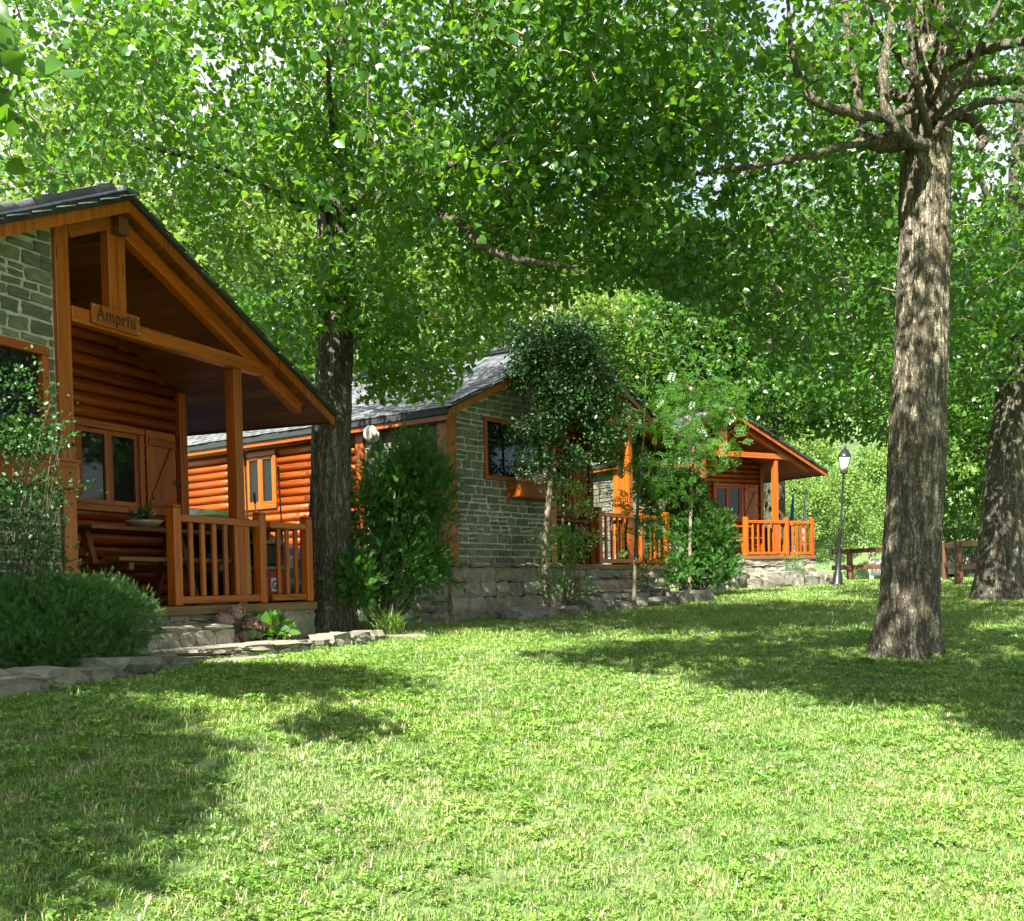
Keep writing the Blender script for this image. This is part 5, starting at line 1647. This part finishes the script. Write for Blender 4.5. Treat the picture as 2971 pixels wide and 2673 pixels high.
# umbrellas behind the farthest cabin
for (px, mt, lab, hh, ln) in ((2287, 'bluefab', 'furled blue parasol standing behind the farthest cabin porch', 2.6, .10), (2318, 'greyfab', 'furled pale grey parasol standing behind the farthest cabin porch', 2.7, .22)):
    q = at(px, 1690, 33.5)
    u = empty('furled_parasol', (q.x, 33.5, gz(0, 33.5)), 0, lab, 'parasol', 'furled parasols behind the farthest cabin')
    lathe('base', [(0, 0), (.25, 0), (.25, .08), (.05, .12), (0, .12)], M['greyfab'], u, 14)
    lathe('pole', [(.02, .1), (.02, hh), (0, hh)], M['greyshaft'], u, 8)
    lathe('canopy', [(.0, .55), (.11, .6), (.09, 1.0), (.06, 1.6), (.045, 2.2), (.02, hh + .05)], M[mt], u, 10)
    u.rotation_euler = (0, .05 + ln * .2, 0)
# wall lamp on the middle cabin
wl = in_cab(cab2, -4.99, 1.30, 1.92)
w_ = empty('wall_lamp', wl, cab2.rotation_euler.z - math.pi / 2, 'round white bulkhead lamp high on the side wall of the middle cabin', 'lamp')
lathe('lamp_base', [(0, 0), (.12, 0), (.12, .05), (0, .05)], M['white'], w_, 24).rotation_euler = (math.pi / 2, 0, 0)
lathe('lamp_glass', [(.115, .05), (.125, .09), (.09, .14), (0, .16)], M['frostglass'], w_, 24).rotation_euler = (math.pi / 2, 0, 0)

# ---------------------------------------------------------------- grass (geometry nodes)
def tuft(name, n, h, w, rad, mat, rng, lean=.5):
    V = []; F = []
    for i in range(n):
        a = rng.uniform(0, 2 * np.pi); rr = rad * math.sqrt(rng.uniform())
        b = np.array([math.cos(a) * rr, math.sin(a) * rr, -.004])
        az = rng.uniform(0, 2 * np.pi); L = h * rng.uniform(.45, 1.15); ln = lean * rng.uniform(.3, 1.4)
        dh = np.array([math.cos(az), math.sin(az), 0]); sd = np.array([-math.sin(az + rng.uniform(-1, 1)), math.cos(az), 0]) * w * rng.uniform(.6, 1.2) / 2
        p1 = b + np.array([0, 0, L * .5]) + dh * L * ln * .25
        p2 = b + np.array([0, 0, L * (1 - ln * .35)]) + dh * L * ln * .9
        k = len(V)
        V += [b - sd, b + sd, p1 + sd * .9, p1 - sd * .9, p2]
        F += [[k, k + 1, k + 2], [k, k + 2, k + 3], [k + 3, k + 2, k + 4]]
    o = bpy.data.objects.new(name, mesh_np(name, np.array(V), np.array(F), [mat]))
    return o
def clover(name, n, rad, mat, rng, ls=.0125, hh=.036):
    V = []; F = []
    for i in range(n):
        a = rng.uniform(0, 2 * np.pi); rr = rad * math.sqrt(rng.uniform())
        c = np.array([math.cos(a) * rr, math.sin(a) * rr, hh * rng.uniform(.35, 1.2)])
        t = rng.normal(size=3) * .35 + np.array([0, 0, 1.]); t /= np.linalg.norm(t)
        u = np.cross(t, [1, 0, 0]); u /= np.linalg.norm(u); v = np.cross(t, u)
        o = rng.uniform(0, 2); s = ls * rng.uniform(.6, 1.3)
        for j in range(3):
            an = o + j * 2.094
            d = math.cos(an) * u + math.sin(an) * v; e = -math.sin(an) * u + math.cos(an) * v
            k = len(V)
            V += [c, c + d * s * .7 + e * s * .55 + t * s * .15, c + d * s * 1.25 + e * s * .1, c + d * s * .7 - e * s * .55 + t * s * .15]
            F += [[k, k + 1, k + 2], [k, k + 2, k + 3]]
    return bpy.data.objects.new(name, mesh_np(name, np.array(V), np.array(F), [mat]))
def weeds(name, n, mat, rng, L=.05):
    V = []; F = []
    for i in range(n):
        az = rng.uniform(0, 2 * np.pi); d = np.array([math.cos(az), math.sin(az), 0]); s = np.array([-d[1], d[0], 0])
        l = L * rng.uniform(.6, 1.2); up = rng.uniform(.2, .9)
        k = len(V)
        V += [np.zeros(3), d * l * .5 + s * l * .16 + np.array([0, 0, l * up * .5]), d * l + np.array([0, 0, l * up * .6]), d * l * .5 - s * l * .16 + np.array([0, 0, l * up * .5])]
        F += [[k, k + 1, k + 2], [k, k + 2, k + 3]]
    return bpy.data.objects.new(name, mesh_np(name, np.array(V), np.array(F), [mat]))
rg = np.random.default_rng(9)
def source_col(name, objs):
    c = bpy.data.collections.new(name)
    for o in objs: c.objects.link(o)
    return c
GR = source_col('grass_sources', [tuft('grass_tuft', 58, .042, .0048, .09, M['grass'], rg, .9) for _ in range(4)] + [tuft('dry_tuft', 34, .04, .0045, .09, M['drygrass'], rg, 1.2), tuft('long_tuft', 7, .075, .006, .07, M['grass'], rg, .8)])
CL = source_col('clover_sources', [clover('clover_patch', 46, .10, M['clover'], rg) for _ in range(3)] + [weeds('weed', 9, M['clover'], rg)])
FARG = source_col('far_grass_sources', [tuft('far_grass_tuft', 40, .06, .012, .17, M['grass'], rg, .7) for _ in range(3)])

def cab_local(C, X, Y):
    th = C.rotation_euler.z; dx = X - C.location.x; dy = Y - C.location.y
    return dx * math.cos(th) + dy * math.sin(th), -dx * math.sin(th) + dy * math.cos(th)
def allowed(X, Y):
    ok = np.ones(X.shape, bool)
    for C, fr in ((cab1, -.95), (cab2, -.35), (cab3, -.95)):
        u, w = cab_local(C, X, Y)
        ok &= ~((u > -5.6) & (u < 1.5) & (w > fr) & (w < 7))
    u, w = cab_local(cab2, X, Y)
    ok &= ~((u > -2.4) & (u < 1.5) & (w > -1.0) & (w < 7))
    ok &= ~((X > 6) & (Y > 31.2))
    return ok
def emitter(xs, ys, cell):
    def keep(cx, cyy):
        return allowed(cx, cyy) & (np.abs(cx) < cyy * .56 + .6)
    return grid_mesh('emitter', np.arange(*xs, cell), np.arange(*ys, cell), lawn_z, M['ground'], True, keep)
def gn_scatter(name, me, col, dens, smin, smax, seed, noise_scale=None, thr=(.4, .6), floor=.1):
    o = link(name, me)
    tag(o, kind='stuff')
    ng = bpy.data.node_groups.new(name, 'GeometryNodeTree')
    ng.interface.new_socket('Geometry', in_out='INPUT', socket_type='NodeSocketGeometry')
    ng.interface.new_socket('Geometry', in_out='OUTPUT', socket_type='NodeSocketGeometry')
    N = ng.nodes; Lk = ng.links
    gi = N.new('NodeGroupInput'); go = N.new('NodeGroupOutput')
    dp = N.new('GeometryNodeDistributePointsOnFaces'); dp.inputs['Density'].default_value = dens; dp.inputs['Seed'].default_value = seed
    ip = N.new('GeometryNodeInstanceOnPoints'); ci = N.new('GeometryNodeCollectionInfo')
    ci.inputs['Collection'].default_value = col
    ci.inputs['Separate Children'].default_value = True; ci.inputs['Reset Children'].default_value = True
    ip.inputs['Pick Instance'].default_value = True
    rv = N.new('FunctionNodeRandomValue'); rv.data_type = 'FLOAT_VECTOR'
    rv.inputs[0].default_value = (-.12, -.12, 0); rv.inputs[1].default_value = (.12, .12, 6.283)
    rs = N.new('FunctionNodeRandomValue'); rs.data_type = 'FLOAT'
    rs.inputs[2].default_value = smin; rs.inputs[3].default_value = smax
    rs.inputs['Seed'].default_value = 3
    Lk.new(gi.outputs[0], dp.inputs['Mesh']); Lk.new(dp.outputs['Points'], ip.inputs['Points'])
    Lk.new(ci.outputs[0], ip.inputs['Instance']); Lk.new(rv.outputs[0], ip.inputs['Rotation']); Lk.new(rs.outputs[1], ip.inputs['Scale'])
    if noise_scale:
        ns = N.new('ShaderNodeTexNoise'); ns.inputs['Scale'].default_value = noise_scale
        mr = N.new('ShaderNodeMapRange'); mr.inputs[1].default_value = thr[0]; mr.inputs[2].default_value = thr[1]
        mr.inputs[3].default_value = floor * dens; mr.inputs[4].default_value = dens
        ps = N.new('GeometryNodeInputPosition')
        Lk.new(ps.outputs[0], ns.inputs['Vector']); Lk.new(ns.outputs[0], mr.inputs[0]); Lk.new(mr.outputs[0], dp.inputs['Density'])
    Lk.new(ip.outputs[0], go.inputs[0])
    md = o.modifiers.new('scatter', 'NODES'); md.node_group = ng
    return o
near = emitter((-8, 8), (3.2, 12.5), .25)
mid = emitter((-10, 11), (12.5, 19.5), .5)
far = emitter((-4, 20), (19.5, 33), .5)
gn_scatter('grass', near, GR, 270, .55, 1.2, 1, 1.6, (.25, .45), .55)
gn_scatter('clover', near.copy(), CL, 60, .5, 1.15, 2, .8, (.35, .6), .4)
gn_scatter('mid_grass', mid, GR, 120, 1.0, 1.6, 3)
gn_scatter('far_grass', far, FARG, 34, .8, 1.3, 4)

# weeds round the right trunk and along the kerbs
def weed_plant(px, py, d, n, L, lab, seed):
    p = at(px, py, d)
    rgw = np.random.default_rng(seed)
    o = weeds('weed', n, M['clover'], rgw, L)
    o.location = (p.x, d, gz(p.x, d)); COL.objects.link(o)
    tag(o, lab, 'weed')
weed_plant(2480, 1885, 10.0, 9, .13, 'broad-leaved weed left of the foot of the big right trunk', 1)
weed_plant(2540, 1905, 9.9, 8, .12, 'broad-leaved weed touching the front of the big right trunk', 2)
weed_plant(2590, 1890, 9.9, 9, .11, 'broad-leaved weed at the middle of the big right trunk foot', 3)
weed_plant(830, 1885, 11.1, 12, .14, 'leafy weed growing at the kerb below the hydrangea', 4)
weed_plant(1000, 1840, 12.9, 10, .12, 'small weed at the foot of the left trunk', 5)
weed_plant(340, 1935, 10.0, 8, .12, 'weed sprouting on the kerb before the juniper hedge', 6)

# flat stones sunk in the lawn
def slab_stone(px, py, d, sx, sy, rz, lab, seed):
    p = at(px, py, d)
    o = link('stepping_stone', KERB[seed % 8]); o.location = (p.x, d, gz(p.x, d) - .005)
    o.scale = (sx, sy, .09); o.rotation_euler = (0, 0, rz)
    tag(o, lab, 'stone', 'flat stones sunk in the lawn')
slab_stone(690, 1950, 9.6, .95, .30, .95, 'long flat stone sunk in the grass below the porch steps', 1)
slab_stone(1040, 1842, 12.6, .30, .2, .4, 'pink rounded stone at the foot of the left trunk', 3)
slab_stone(1180, 1838, 12.9, .5, .25, .1, 'flat stone below the thuja beside the middle cabin', 4)
# clump of long grass under the thuja
p = at(1130, 1815, 13.1)
rgc = np.random.default_rng(31)
o = tuft('long_grass_clump', 260, .42, .012, .14, M['grass'], rgc, .9)
o.location = (p.x, 13.1, gz(p.x, 13.1)); COL.objects.link(o); tag(o, 'clump of long arching grass under the thuja by the left trunk', 'grass clump')
# fallen leaves scattered on the lawn
rgl = np.random.default_rng(44)
M['fallen'] = leaf_mat('fallen_leaf', [(.30, .26, .12), (.40, .38, .16), (.46, .46, .20), (.24, .17, .08)], (.3, .3, .1), .2, .6, .3)
yy = rgl.uniform(4.2, 17, 170) ; xx = (rgl.uniform(-.5, .5, 170)) * yy
ok = allowed(xx, yy); xx = xx[ok]; yy = yy[ok]
P = np.array([(a, b, gz(a, b) + .045) for a, b in zip(xx, yy)])
D = rgl.normal(size=P.shape) * np.array([1, 1, .2])
tag(link('fallen_leaves', scatter_mesh('fallen_leaves', POP_V, POP_F, P, D, .036 * rgl.uniform(.6, 1.2, len(P)), rgl, M['fallen'], np.array([0, 0, 4.]))), kind='stuff')
